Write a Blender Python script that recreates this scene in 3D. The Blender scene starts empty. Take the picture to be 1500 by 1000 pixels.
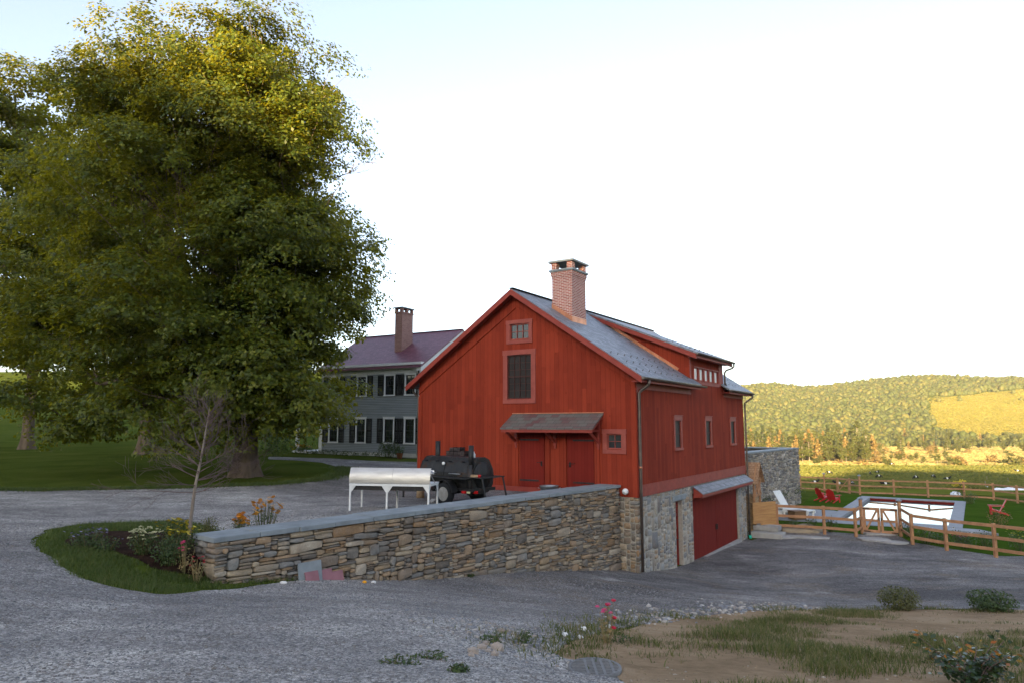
import bpy, math, random
import numpy as np
from mathutils import Vector, Matrix
random.seed(7); RNG = np.random.default_rng(11)
S = bpy.context.scene; COL = S.collection
rad = math.radians
# ------------------------------------------------------------------ camera, sky, sun, exposure
EYE = np.array([0., 0., 5.2]); PITCH = rad(6.8992); FPX = 1000.0
cam = bpy.data.cameras.new('camera'); cam.lens = 24.0; cam.sensor_width = 36.0
cam.clip_start = 0.1; cam.clip_end = 8000
camo = bpy.data.objects.new('camera', cam); COL.objects.link(camo)
camo.location = EYE; camo.rotation_euler = (rad(90)+PITCH, 0, 0); S.camera = camo
SUN_EL = rad(7.5); SUN_H = np.array([-0.34, -0.94]); SUN_H = SUN_H/np.linalg.norm(SUN_H)
w = bpy.data.worlds.new("World"); S.world = w; w.use_nodes = True
nt = w.node_tree; nt.nodes.clear()
sky = nt.nodes.new('ShaderNodeTexSky'); sky.sky_type = 'NISHITA'; sky.sun_disc = False
sky.sun_elevation = SUN_EL; sky.sun_rotation = math.atan2(SUN_H[0], SUN_H[1]); sky.altitude = 200
sky.air_density = 0.9; sky.dust_density = 2.2; sky.ozone_density = 1.8
bg = nt.nodes.new('ShaderNodeBackground'); bg.inputs['Strength'].default_value = 0.113
wo = nt.nodes.new('ShaderNodeOutputWorld')
hs = nt.nodes.new('ShaderNodeHueSaturation'); hs.inputs['Saturation'].default_value = 0.64; hs.inputs['Hue'].default_value = 0.510; nt.links.new(sky.outputs[0], hs.inputs['Color']); nt.links.new(hs.outputs[0], bg.inputs[0]); nt.links.new(bg.outputs[0], wo.inputs[0])
sun = bpy.data.lights.new('sun', 'SUN'); sun.energy = 5.0; sun.angle = rad(0.8); sun.color = (1.0, 0.73, 0.39)
suno = bpy.data.objects.new('sun', sun); COL.objects.link(suno)
sd = Vector((SUN_H[0]*math.cos(SUN_EL), SUN_H[1]*math.cos(SUN_EL), math.sin(SUN_EL)))
suno.rotation_euler = sd.to_track_quat('Z', 'Y').to_euler(); suno.location = (-30, -60, 40)
S.view_settings.view_transform = 'Standard'; S.view_settings.look = 'None'
S.view_settings.exposure = 2.60; S.view_settings.gamma = 1.0; S.view_settings.use_curve_mapping = False
S.render.engine = 'CYCLES'; S.cycles.max_bounces = 6; S.cycles.diffuse_bounces = 3; S.cycles.transparent_max_bounces = 6
S.cycles.use_denoising = True

# ------------------------------------------------------------------ plain geometry of the view (to find where things stand)
_F = np.array([0, math.cos(PITCH), math.sin(PITCH)]); _U = np.array([0, -math.sin(PITCH), math.cos(PITCH)])
def ray(x, y): return (x-750.)/FPX*np.array([1., 0, 0]) - (y-500.)/FPX*_U + _F
def atz(x, y, z):
    d = ray(x, y); return EYE + d*((z-EYE[2])/d[2])
def aty(x, y, Y):
    d = ray(x, y); return EYE + d*(Y/d[1])
AZ = rad(33.2337)
BV = np.array([math.sin(AZ), math.cos(AZ), 0]); BU = np.array([-math.cos(AZ), math.sin(AZ), 0])
BC = np.array([4.5138, 24.9432, 0.0])                      # the barn corner nearest the camera
def onplane(x, y, P0, n):
    d = ray(x, y); return EYE + d*(((P0-EYE) @ n)/(d @ n))
def barn(u, v, z=0.): return BC + BU*u + BV*v + np.array([0, 0, z])
N0 = np.array([-5.759, 13.6294, 0.]); F0 = np.array([3.9311, 25.325, 0.])   # dry stone wall, near and far end
WD = (F0-N0)/np.linalg.norm(F0-N0); WL = np.array([-WD[1], WD[0], 0]); WLEN = float(np.linalg.norm(F0-N0))
BW0 = np.array([12.4, 39.47, 0.]); BW1 = np.array([21.01, 50.64, 0.])        # tall stone wall beyond the barn
BWD = (BW1-BW0)/np.linalg.norm(BW1-BW0); BWL = np.array([-BWD[1], BWD[0], 0])

# ------------------------------------------------------------------ materials
def sock(n, name):
    for s in n.inputs:
        if s.name == name and s.enabled: return s
    return n.inputs[name]
class NT:
    def __init__(s, name):
        s.m = bpy.data.materials.new(name); s.m.use_nodes = True; s.t = s.m.node_tree; s.t.nodes.clear()
        s.out = s.t.nodes.new('ShaderNodeOutputMaterial')
    def n(s, typ, **k):
        nd = s.t.nodes.new(typ)
        for a, b in k.items():
            if hasattr(nd, a): setattr(nd, a, b)
        return nd
    def l(s, a, b): s.t.links.new(a, b)
    def put(s, socket, val):
        if hasattr(val, 'is_output') and val.is_output: s.l(val, socket)
        else: socket.default_value = val
    def coord(s, kind='Object'): return s.n('ShaderNodeTexCoord').outputs[kind]
    def mapv(s, vec, scale=(1, 1, 1), loc=(0, 0, 0)):
        m = s.n('ShaderNodeMapping'); s.l(vec, m.inputs[0]); m.inputs['Scale'].default_value = scale; m.inputs['Location'].default_value = loc
        return m.outputs[0]
    def noise(s, vec, scale, detail=5, rough=.55, dist=0):
        a = s.n('ShaderNodeTexNoise'); s.l(vec, a.inputs['Vector']); a.inputs['Scale'].default_value = scale
        a.inputs['Detail'].default_value = detail; a.inputs['Roughness'].default_value = rough; a.inputs['Distortion'].default_value = dist
        return a.outputs[0]
    def vor(s, vec, scale, feature='F1', out='Distance'):
        a = s.n('ShaderNodeTexVoronoi'); a.feature = feature; s.l(vec, a.inputs['Vector']); a.inputs['Scale'].default_value = scale
        return a.outputs[out]
    def ramp(s, fac, stops, interp='LINEAR'):
        a = s.n('ShaderNodeValToRGB'); cr = a.color_ramp; cr.interpolation = interp
        while len(cr.elements) < len(stops): cr.elements.new(0.5)
        for e, (p, c) in zip(cr.elements, stops):
            e.position = p; e.color = (*c, 1) if len(c) == 3 else c
        s.put(a.inputs[0], fac); return a.outputs[0]
    def math(s, op, a, b=0., c=0.):
        m = s.n('ShaderNodeMath', operation=op); s.put(m.inputs[0], a); s.put(m.inputs[1], b); s.put(m.inputs[2], c); return m.outputs[0]
    def mix(s, fac, a, b, mode='MIX'):
        m = s.n('ShaderNodeMix'); m.data_type = 'RGBA'; m.blend_type = mode
        s.put(m.inputs[0], fac)
        for i, v in ((6, a), (7, b)):
            s.put(m.inputs[i], (*v, 1) if isinstance(v, tuple) and len(v) == 3 else v)
        return m.outputs[2]
    def hsv(s, col, hue=.5, sat=1., val=1.):
        h = s.n('ShaderNodeHueSaturation'); s.put(h.inputs['Color'], col); s.put(h.inputs['Hue'], hue); s.put(h.inputs['Saturation'], sat); s.put(h.inputs['Value'], val)
        return h.outputs[0]
    def sep(s, v):
        a = s.n('ShaderNodeSeparateXYZ'); s.l(v, a.inputs[0]); return a.outputs
    def comb(s, x, y, z=0.):
        a = s.n('ShaderNodeCombineXYZ'); s.put(a.inputs[0], x); s.put(a.inputs[1], y); s.put(a.inputs[2], z); return a.outputs[0]
    def white(s, v, dim='2D'):
        a = s.n('ShaderNodeTexWhiteNoise', noise_dimensions=dim)
        s.put(a.inputs['W' if dim == '1D' else 'Vector'], v); return a.outputs['Value']
    def island(s): return s.n('ShaderNodeNewGeometry').outputs['Random Per Island']
    def bump(s, h, strength=.3, dist=.02):
        b = s.n('ShaderNodeBump'); s.put(b.inputs['Height'], h); b.inputs['Strength'].default_value = strength; b.inputs['Distance'].default_value = dist
        return b.outputs[0]
    def bsdf(s, col, rough=.7, spec=.3, metal=0., normal=None):
        b = s.n('ShaderNodeBsdfPrincipled')
        s.put(b.inputs['Base Color'], (*col, 1) if isinstance(col, tuple) and len(col) == 3 else col)
        s.put(b.inputs['Roughness'], rough); b.inputs['Specular IOR Level'].default_value = spec; b.inputs['Metallic'].default_value = metal
        if normal is not None: s.l(normal, b.inputs['Normal'])
        return b
    def done(s, sh): s.l(sh.outputs[0], s.out.inputs[0]); return s.m

def mottled(name, c1, c2=None, rough=.7, scale=4., bump=.15, bscale=None, spec=.3, metal=0., bdist=.01, stretch=(1, 1, 1)):
    c2 = c2 or tuple(x*.75 for x in c1)
    t = NT(name); v = t.mapv(t.coord(), stretch)
    f = t.noise(v, scale, 6, .6); col = t.ramp(f, [(.3, c2), (.7, c1)])
    rr = t.math('MULTIPLY_ADD', t.noise(v, scale*2.3, 3), .25, rough-.12)
    nm = t.bump(t.noise(v, bscale or scale*6, 6, .65), bump, bdist) if bump else None
    return t.done(t.bsdf(col, rr, spec, metal, nm))
def siding(name, base, dark, board=.2):
    t = NT(name); uv = t.coord('UV'); x, y, _ = t.sep(uv)
    bx = t.math('DIVIDE', x, board); bi = t.math('FLOOR', bx); fr = t.math('FRACT', bx)
    yo = t.math('FLOOR', t.math('ADD', t.math('DIVIDE', y, 2.7), t.math('MULTIPLY', t.white(bi, '1D'), 7.)))
    r = t.white(t.comb(bi, yo))
    st = t.noise(t.mapv(uv, (14, 1.1, 1)), 1.6, 6, .65)
    big = t.noise(uv, .45, 4)
    f = t.math('ADD', t.math('MULTIPLY', r, .30), t.math('ADD', t.math('MULTIPLY', st, .5), t.math('MULTIPLY', big, .62)))
    col = t.ramp(f, [(.36, dark), (.98, base)])
    kn = t.vor(t.mapv(uv, (1.9, .8, 1)), 1.7); col = t.mix(t.ramp(kn, [(.0, (1, 1, 1)), (.07, (0, 0, 0))]), col, tuple(c*.45 for c in dark))
    gap = t.ramp(t.math('PINGPONG', fr, .5), [(.0, (0, 0, 0)), (.035, (1, 1, 1))])
    col = t.mix(gap, tuple(c*.35 for c in dark), col)
    h = t.math('ADD', t.math('MULTIPLY', gap, 1.), t.math('ADD', t.math('MULTIPLY', st, .25), t.math('MULTIPLY', r, .35)))
    return t.done(t.bsdf(col, .85, .08, 0, t.bump(h, .5, .006)))
def bricky(name, c1, c2, c3, mortar, bw, bh, mort=.01, rough=.85, bump=.5, dist=.01, spec=.2, offs=.5):
    t = NT(name); uv = t.coord('UV')
    wob = t.noise(uv, 3., 2)
    b = t.n('ShaderNodeTexBrick'); b.offset = offs; b.inputs['Scale'].default_value = 1.
    t.l(uv, b.inputs['Vector'])
    b.inputs['Color1'].default_value = (0, 0, 0, 1); b.inputs['Color2'].default_value = (1, 1, 1, 1); b.inputs['Mortar'].default_value = (.5, .5, .5, 1)
    b.inputs['Mortar Size'].default_value = mort; b.inputs['Mortar Smooth'].default_value = .2; b.inputs['Bias'].default_value = 0
    b.inputs['Brick Width'].default_value = bw; b.inputs['Row Height'].default_value = bh
    x, y, _ = t.sep(uv)
    f = t.math('ADD', t.math('MULTIPLY', t.sep(b.outputs['Color'])[0], .7), t.math('MULTIPLY', t.noise(uv, 1.1, 5), .45))
    col = t.ramp(f, [(.12, c1), (.5, c2), (.95, c3)])
    col = t.mix(t.math('MULTIPLY', t.noise(uv, 22, 4), .35), col, tuple(a*.6 for a in c2))
    col = t.mix(b.outputs['Fac'], col, mortar)
    h = t.math('ADD', t.math('MULTIPLY', b.outputs['Fac'], -1.), t.math('ADD', t.math('MULTIPLY', t.noise(uv, 30, 4), .3), t.math('MULTIPLY', t.sep(b.outputs['Color'])[0], .5)))
    return t.done(t.bsdf(col, rough, spec, 0, t.bump(h, bump, dist)))
def stones(name, cols, rough=.85):
    t = NT(name); r = t.island(); v = t.coord()
    k = len(cols); col = t.ramp(r, [(i/k, c) for i, c in enumerate(cols)], 'CONSTANT')
    n1 = t.noise(v, 5.5, 6, .65); n2 = t.noise(v, 28, 5, .7)
    col = t.hsv(col, .5, t.math('MULTIPLY_ADD', n1, .9, .55), t.math('MULTIPLY_ADD', n2, .9, .5))
    col = t.mix(t.ramp(n1, [(.55, (0, 0, 0)), (.72, (1, 1, 1))]), col, t.hsv(col, .505, .7, 1.35))
    col = t.mix(t.math('MULTIPLY', t.ramp(t.noise(v, 2.2, 5), [(.5, (0, 0, 0)), (.75, (1, 1, 1))]), .5), col, (.16, .10, .055))
    return t.done(t.bsdf(col, rough, .25, 0, t.bump(t.math('ADD', n2, t.noise(t.mapv(v, (1, 1, 3.5)), 9, 5)), .6, .012)))
def leafy(name, cols, trans=(.25, .3, .03), tf=.35, rough=.5, big=.18):
    t = NT(name); r = t.island(); v = t.coord()
    f = t.math('ADD', t.math('MULTIPLY', r, .6), t.math('MULTIPLY', t.noise(v, big, 3), .4))
    k = len(cols); col = t.ramp(f, [(.15+.7*i/max(1, k-1), c) for i, c in enumerate(cols)])
    b = t.bsdf(col, rough, .35)
    tr = t.n('ShaderNodeBsdfTranslucent'); t.put(tr.inputs[0], t.mix(.6, col, trans))
    m = t.n('ShaderNodeMixShader'); m.inputs[0].default_value = tf; t.l(b.outputs[0], m.inputs[1]); t.l(tr.outputs[0], m.inputs[2])
    return t.done(m)
def flat(name, col, rough=.6, spec=.3, metal=0.): return mottled(name, col, tuple(c*.88 for c in col), rough, 6., .04, None, spec, metal, .004)
def glassy(name, col=(.012, .014, .016), rough=.03):
    t = NT(name); v = t.coord()
    return t.done(t.bsdf(t.mix(t.ramp(t.noise(v, 1.3, 2), [(.45, (0, 0, 0)), (.6, (1, 1, 1))]), col, tuple(c*2.2 for c in col)), rough, .6, 0, t.bump(t.noise(v, 1.8, 2), .05, .01)))
def soil(name, cols, s1, s2, bump=.6, bd=.03, rough=.95):
    t = NT(name); v = t.coord()
    f = t.math('ADD', t.math('MULTIPLY', t.noise(v, s1, 6, .6, .4), .65), t.math('MULTIPLY', t.noise(v, s2, 5, .7), .35))
    col = t.ramp(f, [(.3+.4*i/max(1, len(cols)-1), c) for i, c in enumerate(cols)])
    h = t.math('ADD', t.noise(v, s2, 6, .7), t.math('MULTIPLY', t.noise(v, s2*4, 5), .5))
    return t.done(t.bsdf(col, rough, .04, 0, t.bump(h, bump, bd)))
def gravel_mat():
    t = NT('gravel'); v = t.coord()
    big = t.noise(v, .16, 6, .62, .8); mid = t.noise(t.mapv(v, (1, 1.6, 1)), 1.1, 6, .65)
    trk = t.noise(t.mapv(v, (.5, .9, 1)), .5, 6, .62, .8)
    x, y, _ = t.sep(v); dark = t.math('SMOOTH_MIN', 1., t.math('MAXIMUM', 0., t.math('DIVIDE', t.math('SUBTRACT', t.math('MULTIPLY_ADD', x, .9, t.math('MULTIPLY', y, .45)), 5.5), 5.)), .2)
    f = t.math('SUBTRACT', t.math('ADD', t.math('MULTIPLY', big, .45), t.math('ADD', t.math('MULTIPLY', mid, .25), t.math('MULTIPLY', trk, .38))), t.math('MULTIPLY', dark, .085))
    col = t.ramp(f, [(.36, (.108, .101, .100)), (.475, (.190, .178, .173)), (.56, (.285, .268, .255)), (.65, (.42, .395, .365))])
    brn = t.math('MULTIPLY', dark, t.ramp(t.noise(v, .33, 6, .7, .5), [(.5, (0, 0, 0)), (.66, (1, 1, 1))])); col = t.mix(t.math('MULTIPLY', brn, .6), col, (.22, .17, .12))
    dust = t.noise(t.mapv(v, (.8, 1.1, 1), (3.1, 7.7, 0)), .45, 7, .66, .5); col = t.mix(t.ramp(dust, [(.60, (0, 0, 0)), (.70, (.62, .62, .62))]), col, (.47, .455, .435))
    st = t.n('ShaderNodeTexVoronoi'); t.l(v, st.inputs['Vector']); st.inputs['Scale'].default_value = 38.
    st2 = t.n('ShaderNodeTexVoronoi'); t.l(v, st2.inputs['Vector']); st2.inputs['Scale'].default_value = 90.
    rv = t.sep(st.outputs['Color'])[0]
    col = t.hsv(col, .5, 1., t.math('MULTIPLY_ADD', rv, .9, .5)); n7 = t.noise(v, 7., 5, .75); col = t.hsv(col, .5, 1., t.math('MULTIPLY_ADD', n7, 1.1, .45))
    rv2 = t.sep(st2.outputs['Color'])[0]
    col = t.hsv(col, .5, 1., t.math('MULTIPLY_ADD', rv2, .7, .65))
    col = t.mix(t.ramp(t.noise(v, .6, 6, .7), [(.64, (0, 0, 0)), (.76, (.5, .5, .5))]), col, (.30, .25, .18))
    h = t.math('ADD', t.math('MULTIPLY', st.outputs['Distance'], -1.2), t.math('MULTIPLY', st2.outputs['Distance'], -.7))
    return t.done(t.bsdf(col, .95, .04, 0, t.bump(h, .7, .02)))
def grass_mat(name, cols, s1=.35, s2=9., bump=.5, bd=.05):
    t = NT(name); v = t.coord()
    f = t.math('ADD', t.math('MULTIPLY', t.noise(v, s1, 6, .6, .5), .6), t.math('MULTIPLY', t.noise(v, s2, 5, .75), .4))
    col = t.ramp(f, [(.32+.36*i/max(1, len(cols)-1), c) for i, c in enumerate(cols)])
    h = t.math('ADD', t.noise(v, s2*2, 5, .8), t.noise(v, s2*7, 3, .8))
    return t.done(t.bsdf(col, .95, .0, 0, t.bump(h, bump, bd)))

MT = dict(
 red=siding('red_siding', (.29, .044, .021), (.15, .020, .011)),
 red_trim=mottled('red_trim', (.29, .046, .030), (.21, .031, .021), .6, 3., .1, 30),
 pink_trim=mottled('faded_red_trim', (.31, .072, .052), (.235, .05, .037), .6, 4., .1, 30),
 red_door=siding('red_door_boards', (.19, .022, .015), (.13, .014, .010), .14),
 slate=bricky('slate_roof', (.10, .108, .125), (.165, .175, .20), (.25, .26, .285), (.03, .032, .038), .26, .2, .006, .5, .7, .012, .45),
 slate_purple=bricky('purple_slate_roof', (.12, .035, .055), (.17, .055, .08), (.22, .085, .12), (.05, .02, .03), .26, .2, .006, .45, .5, .012, .5),
 slate_brown=bricky('canopy_slate', (.10, .095, .085), (.15, .14, .125), (.13, .045, .045), (.03, .03, .03), .33, .22, .006, .6, .6, .012, .35),
 brick=bricky('red_brick', (.24, .055, .036), (.36, .095, .066), (.46, .17, .125), (.62, .52, .47), .215, .0677, .011, .9, .5, .006),
 brick_old=bricky('pale_brick', (.22, .10, .08), (.30, .14, .115), (.36, .19, .16), (.34, .26, .22), .215, .0677, .01, .9, .4, .006),
 wall_stone=stones('ledge_stone', [(.30, .22, .14), (.18, .15, .12), (.34, .27, .185), (.20, .19, .175), (.27, .175, .10), (.14, .12, .10), (.38, .32, .245), (.21, .165, .125), (.25, .235, .21), (.255, .19, .13), (.33, .23, .145), (.185, .165, .14), (.235, .185, .14), (.30, .245, .18)]),
 base_stone=stones('mortared_stone', [(.32, .275, .22), (.25, .25, .25), (.38, .34, .28), (.195, .19, .19), (.35, .255, .17), (.41, .37, .31), (.27, .235, .195), (.30, .295, .28)]),
 far_stone=stones('fieldstone', [(.33, .30, .25), (.22, .20, .18), (.42, .38, .33), (.28, .27, .26), (.36, .31, .24), (.18, .17, .16)]),
 core=mottled('wall_shadow_core', (.10, .088, .075), None, .95, 8),
 mortar=mottled('mortar', (.40, .37, .32), (.28, .26, .22), .95, 9, .4, 40),
 cap=mottled('bluestone', (.255, .285, .30), (.17, .19, .20), .75, 2.2, .35, 20, .3, 0., .01),
 flag=mottled('flagstone', (.40, .39, .37), (.25, .235, .22), .85, 1.6, .4, 14),
 paving=mottled('pool_coping', (.24, .25, .27), (.18, .185, .20), .7, 2.5, .1, 30),
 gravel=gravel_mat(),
 grass=grass_mat('grass', [(.038, .056, .010), (.066, .088, .016), (.105, .112, .026)]),
 pasture=grass_mat('pasture', [(.085, .105, .018), (.14, .15, .026), (.22, .20, .045)], .02, .6, .5, .3),
 lawn=grass_mat('lawn', [(.030, .062, .008), (.048, .088, .011), (.07, .105, .016)], .5, 14),
 dirt=soil('bare_earth', [(.17, .115, .065), (.31, .215, .13), (.42, .315, .205)], .6, 7, .9, .06),
 sand=soil('sand', [(.28, .22, .15), (.36, .30, .22)], 1.5, 14, .5, .03),
 mulch=soil('dark_mulch', [(.018, .011, .009), (.04, .022, .016), (.075, .045, .03)], 3, 22, 1., .05),
 bark=mottled('bark', (.21, .16, .115), (.075, .056, .042), .95, 2.5, 1., 7, .15, 0, .06, (1, 1, .18)),
 bark_pale=mottled('pale_bark', (.30, .25, .20), (.15, .12, .10), .9, 6, .4, 25, .15, 0, .01, (1, 1, .3)),
 twig=mottled('twig_bark', (.18, .12, .11), (.085, .055, .05), .85, 6, .2, 25),
 leaf=leafy('maple_leaf', [(.019, .037, .004), (.037, .063, .005), (.075, .105, .008), (.16, .16, .012)], (.58, .50, .02), .42, .5, .12),
 leaf_far=leafy('deciduous_leaf', [(.046, .060, .012), (.060, .074, .015), (.080, .086, .018), (.104, .094, .021)], (.26, .25, .04), .22, .7, .05),
 needle=leafy('conifer_needles', [(.020, .036, .014), (.045, .06, .022), (.07, .08, .03)], (.08, .1, .03), .15, .6, .1),
 russet=leafy('russet_leaf', [(.13, .09, .03), (.19, .13, .04), (.24, .17, .055)], (.3, .2, .05), .2, .6, .1),
 shrub=leafy('shrub_leaf', [(.022, .042, .012), (.045, .075, .02), (.07, .10, .03)], (.15, .2, .03), .25, .5, 2.),
 shrub_olive=leafy('olive_leaf', [(.05, .055, .014), (.085, .09, .022), (.12, .11, .035)], (.2, .2, .04), .25, .5, 2.),
 blade=leafy('grass_blade', [(.028, .045, .008), (.055, .078, .014), (.09, .10, .024), (.17, .14, .06), (.22, .17, .09)], (.15, .2, .03), .25, .6, .8),
 dry=leafy('dry_stem', [(.20, .15, .07), (.28, .2, .09), (.12, .14, .05)], (.3, .2, .1), .15, .7, 2.),
 meadow=grass_mat('meadow', [(.12, .12, .025), (.20, .175, .03), (.26, .215, .045)], .02, .3, .4, .4),
 straw=grass_mat('dry_field', [(.24, .19, .075), (.36, .29, .12), (.30, .26, .10)], .02, .4, .4, .3),
 white=flat('white_paint', (.72, .72, .70), .5), offwhite=flat('cream_paint', (.62, .60, .55), .6),
 grey_clap=None, shutter=flat('black_shutter', (.012, .012, .013), .5), glass=glassy('window_glass'), glass_dim=glassy('dim_window_glass', (.03, .032, .034), .06),
 copper=mottled('copper', (.62, .28, .16), (.38, .16, .09), .4, 3, .05, 20, .5, 1.), copper_old=mottled('weathered_copper', (.20, .155, .125), (.11, .09, .08), .45, 3, .05, 20, .5, .7),
 zinc=mottled('galvanized_metal', (.38, .40, .42), (.24, .25, .27), .45, 5, .06, 12, .5, .8), steel=mottled('stainless_steel', (.40, .395, .385), (.30, .295, .285), .42, 1.6, .05, 9, .5, 1., .01, (1, 1, 4)),
 iron=None, rubber=mottled('rubber', (.018, .018, .019), None, .85, 6, .2, 60), rim=mottled('painted_wheel_rim', (.42, .39, .34), (.28, .25, .21), .5, 8),
 cedar=mottled('cedar_boards', (.50, .28, .11), (.34, .17, .07), .75, 2., .25, 18, .2, 0, .008, (.5, 1, 6)), rail=mottled('fence_wood', (.47, .25, .13), (.30, .155, .08), .75, 3, .25, 18, .2, 0, .008, (1, 1, 1)),
 redpaint=flat('red_chair_paint', (.50, .022, .022), .45), cowhide=None, blackpaint=flat('black_paint', (.015, .015, .016), .5),
 pink_slate=mottled('pink_slate', (.30, .14, .16), (.22, .10, .115), .8, 3), tarp=flat('white_sheeting', (.78, .78, .80), .5), blue=flat('blue_plastic', (.03, .06, .17), .5),
 orange_petal=flat('orange_petal', (.75, .33, .015), .6), yellow_petal=flat('yellow_petal', (.70, .55, .04), .6), pink_petal=flat('pink_petal', (.70, .06, .19), .6), crimson_petal=flat('crimson_petal', (.45, .012, .04), .6),
 lilac_petal=flat('lilac_petal', (.38, .34, .62), .6), cream_petal=flat('cream_petal', (.42, .41, .23), .7), white_petal=flat('white_petal', (.75, .73, .70), .6), terracotta=flat('terracotta', (.42, .16, .08), .8),
 log=mottled('log_wood', (.42, .30, .18), (.25, .16, .09), .85, 8, .3, 30), taillight=flat('red_lens', (.45, .01, .01), .25), whiteglobe=flat('white_globe', (.80, .80, .78), .3), green_plastic=flat('green_plastic', (.02, .45, .33), .5),
 rock=stones('loose_rock', [(.27, .25, .23), (.36, .33, .29), (.23, .235, .25), (.34, .28, .23), (.20, .21, .23), (.45, .42, .39)]), pebble=stones('pebble', [(.13, .13, .135), (.17, .168, .172), (.22, .217, .217), (.28, .27, .265), (.15, .15, .16), (.20, .19, .175)]),
 roseleaf=leafy('rose_leaf', [(.012, .03, .014), (.025, .05, .02), (.05, .08, .02)], (.2, .2, .03), .2, .3, 2.), autumnleaf=leafy('autumn_leaf', [(.22, .15, .02), (.34, .16, .02), (.30, .06, .02)], (.4, .2, .03), .3, .45, 2.),
 shingle=bricky('cedar_shingles', (.30, .17, .09), (.38, .23, .13), (.45, .29, .18), (.14, .08, .05), .16, .14, .006, .85, .5, .01),
 sash_dark=flat('dark_sash', (.055, .018, .014), .6), screen=mottled('screened_glass', (.030, .024, .022), (.018, .014, .013), .55, 3, .05, None, .25), bright_pane=mottled('painted_sky_glass', (.66, .66, .66), (.56, .56, .57), .2, 2, 0, None, .6), grate=mottled('cast_grate', (.20, .195, .19), (.12, .12, .12), .7, 20), stack=bricky('dark_stacked_slate', (.030, .022, .022), (.055, .042, .042), (.085, .065, .063), (.015, .012, .012), .22, .09, .008),  # bright_pane: the white sky reflection is painted into the pane's base colour
 pasture_blade=leafy('pasture_blade', [(.075, .09, .016), (.115, .125, .022), (.18, .155, .035)], (.2, .2, .03), .3, .8, .03), meadow_blade=leafy('meadow_blade', [(.10, .10, .018), (.165, .145, .02), (.21, .165, .03)], (.2, .17, .03), .3, .8, .012), straw_blade=leafy('straw_blade', [(.16, .125, .042), (.24, .19, .065), (.29, .235, .09), (.15, .14, .035)], (.3, .25, .08), .3, .8, .02),
 blade_green=leafy('green_blade', [(.026, .048, .007), (.048, .080, .012), (.075, .105, .02), (.12, .12, .04)], (.15, .2, .03), .25, .6, .8), clod=stones('soil_clod', [(.20, .14, .085), (.30, .22, .14), (.26, .19, .12), (.36, .30, .23)]),
 wicker=mottled('brown_wicker', (.20, .12, .06), (.11, .06, .03), .8, 30, .4, 60), cord=flat('brown_wood', (.18, .10, .06)),
)
def clap():
    t = NT('grey_clapboard'); uv = t.coord('UV'); x, y, _ = t.sep(uv)
    fr = t.math('FRACT', t.math('DIVIDE', y, .115))
    col = t.ramp(t.noise(t.mapv(uv, (.6, 9, 1)), 1., 5), [(.3, (.21, .23, .235)), (.7, (.285, .305, .31))])
    col = t.mix(t.ramp(fr, [(0., (1, 1, 1)), (.1, (1, 1, 1)), (.16, (0, 0, 0))]), col, (.03, .034, .037))
    return t.done(t.bsdf(col, .6, .3, 0, t.bump(t.math('SUBTRACT', 1., fr), .8, .02)))
MT['grey_clap'] = clap()
def cow_mat():
    t = NT('cow_hide'); x, y, z = t.sep(t.coord()); n = t.math('MULTIPLY_ADD', t.noise(t.coord(), 3, 3), .25, x)
    col = t.ramp(n, [(.0, (.012, .011, .010)), (.5, (.012, .011, .010))]);
    a = t.math('GREATER_THAN', n, -.12); b = t.math('LESS_THAN', n, .42)
    return t.done(t.bsdf(t.mix(t.math('MULTIPLY', a, b), (.013, .012, .011), (.66, .62, .56)), .8, .2))
MT['cowhide'] = cow_mat()

def iron_mat():
    t = NT('black_iron'); v = t.coord(); col = t.ramp(t.noise(v, 4, 6, .6), [(.3, (.010, .010, .011)), (.7, (.026, .025, .025))])
    r = t.ramp(t.math('ADD', t.noise(v, 2.6, 7, .7), t.math('MULTIPLY', t.noise(v, 19, 4), .12)), [(.60, (0, 0, 0)), (.70, (1, 1, 1))]); col = t.mix(t.math('MULTIPLY', r, .55), col, (.075, .035, .018))
    g = t.noise(t.mapv(v, (3, 3, .5)), 3, 5); col = t.mix(t.ramp(g, [(.56, (0, 0, 0)), (.72, (.35, .35, .35))]), col, (.08, .075, .07))
    return t.done(t.bsdf(col, t.math('MULTIPLY_ADD', r, .3, .48), .35, .2, t.bump(t.noise(v, 30, 5), .2, .01)))
MT['iron'] = iron_mat()
# ------------------------------------------------------------------ mesh helpers
def link(name, me, parent=None):
    o = bpy.data.objects.new(name, me); COL.objects.link(o)
    if parent is not None: o.parent = parent
    return o
def mesh_np(name, V, Fc, mat, parent=None, smooth=False, uv=False):
    V = np.asarray(V, np.float32); Fc = np.asarray(Fc, np.int32); k = Fc.shape[1]
    me = bpy.data.meshes.new(name)
    me.vertices.add(len(V)); me.vertices.foreach_set('co', V.ravel())
    me.loops.add(Fc.size); me.loops.foreach_set('vertex_index', Fc.ravel())
    me.polygons.add(len(Fc)); me.polygons.foreach_set('loop_start', np.arange(0, Fc.size, k, dtype=np.int32))
    me.polygons.foreach_set('loop_total', np.full(len(Fc), k, np.int32))
    if smooth: me.polygons.foreach_set('use_smooth', np.ones(len(Fc), bool))
    me.update(calc_edges=True); me.materials.append(mat if not isinstance(mat, str) else MT[mat])
    return link(name, me, parent)
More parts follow.
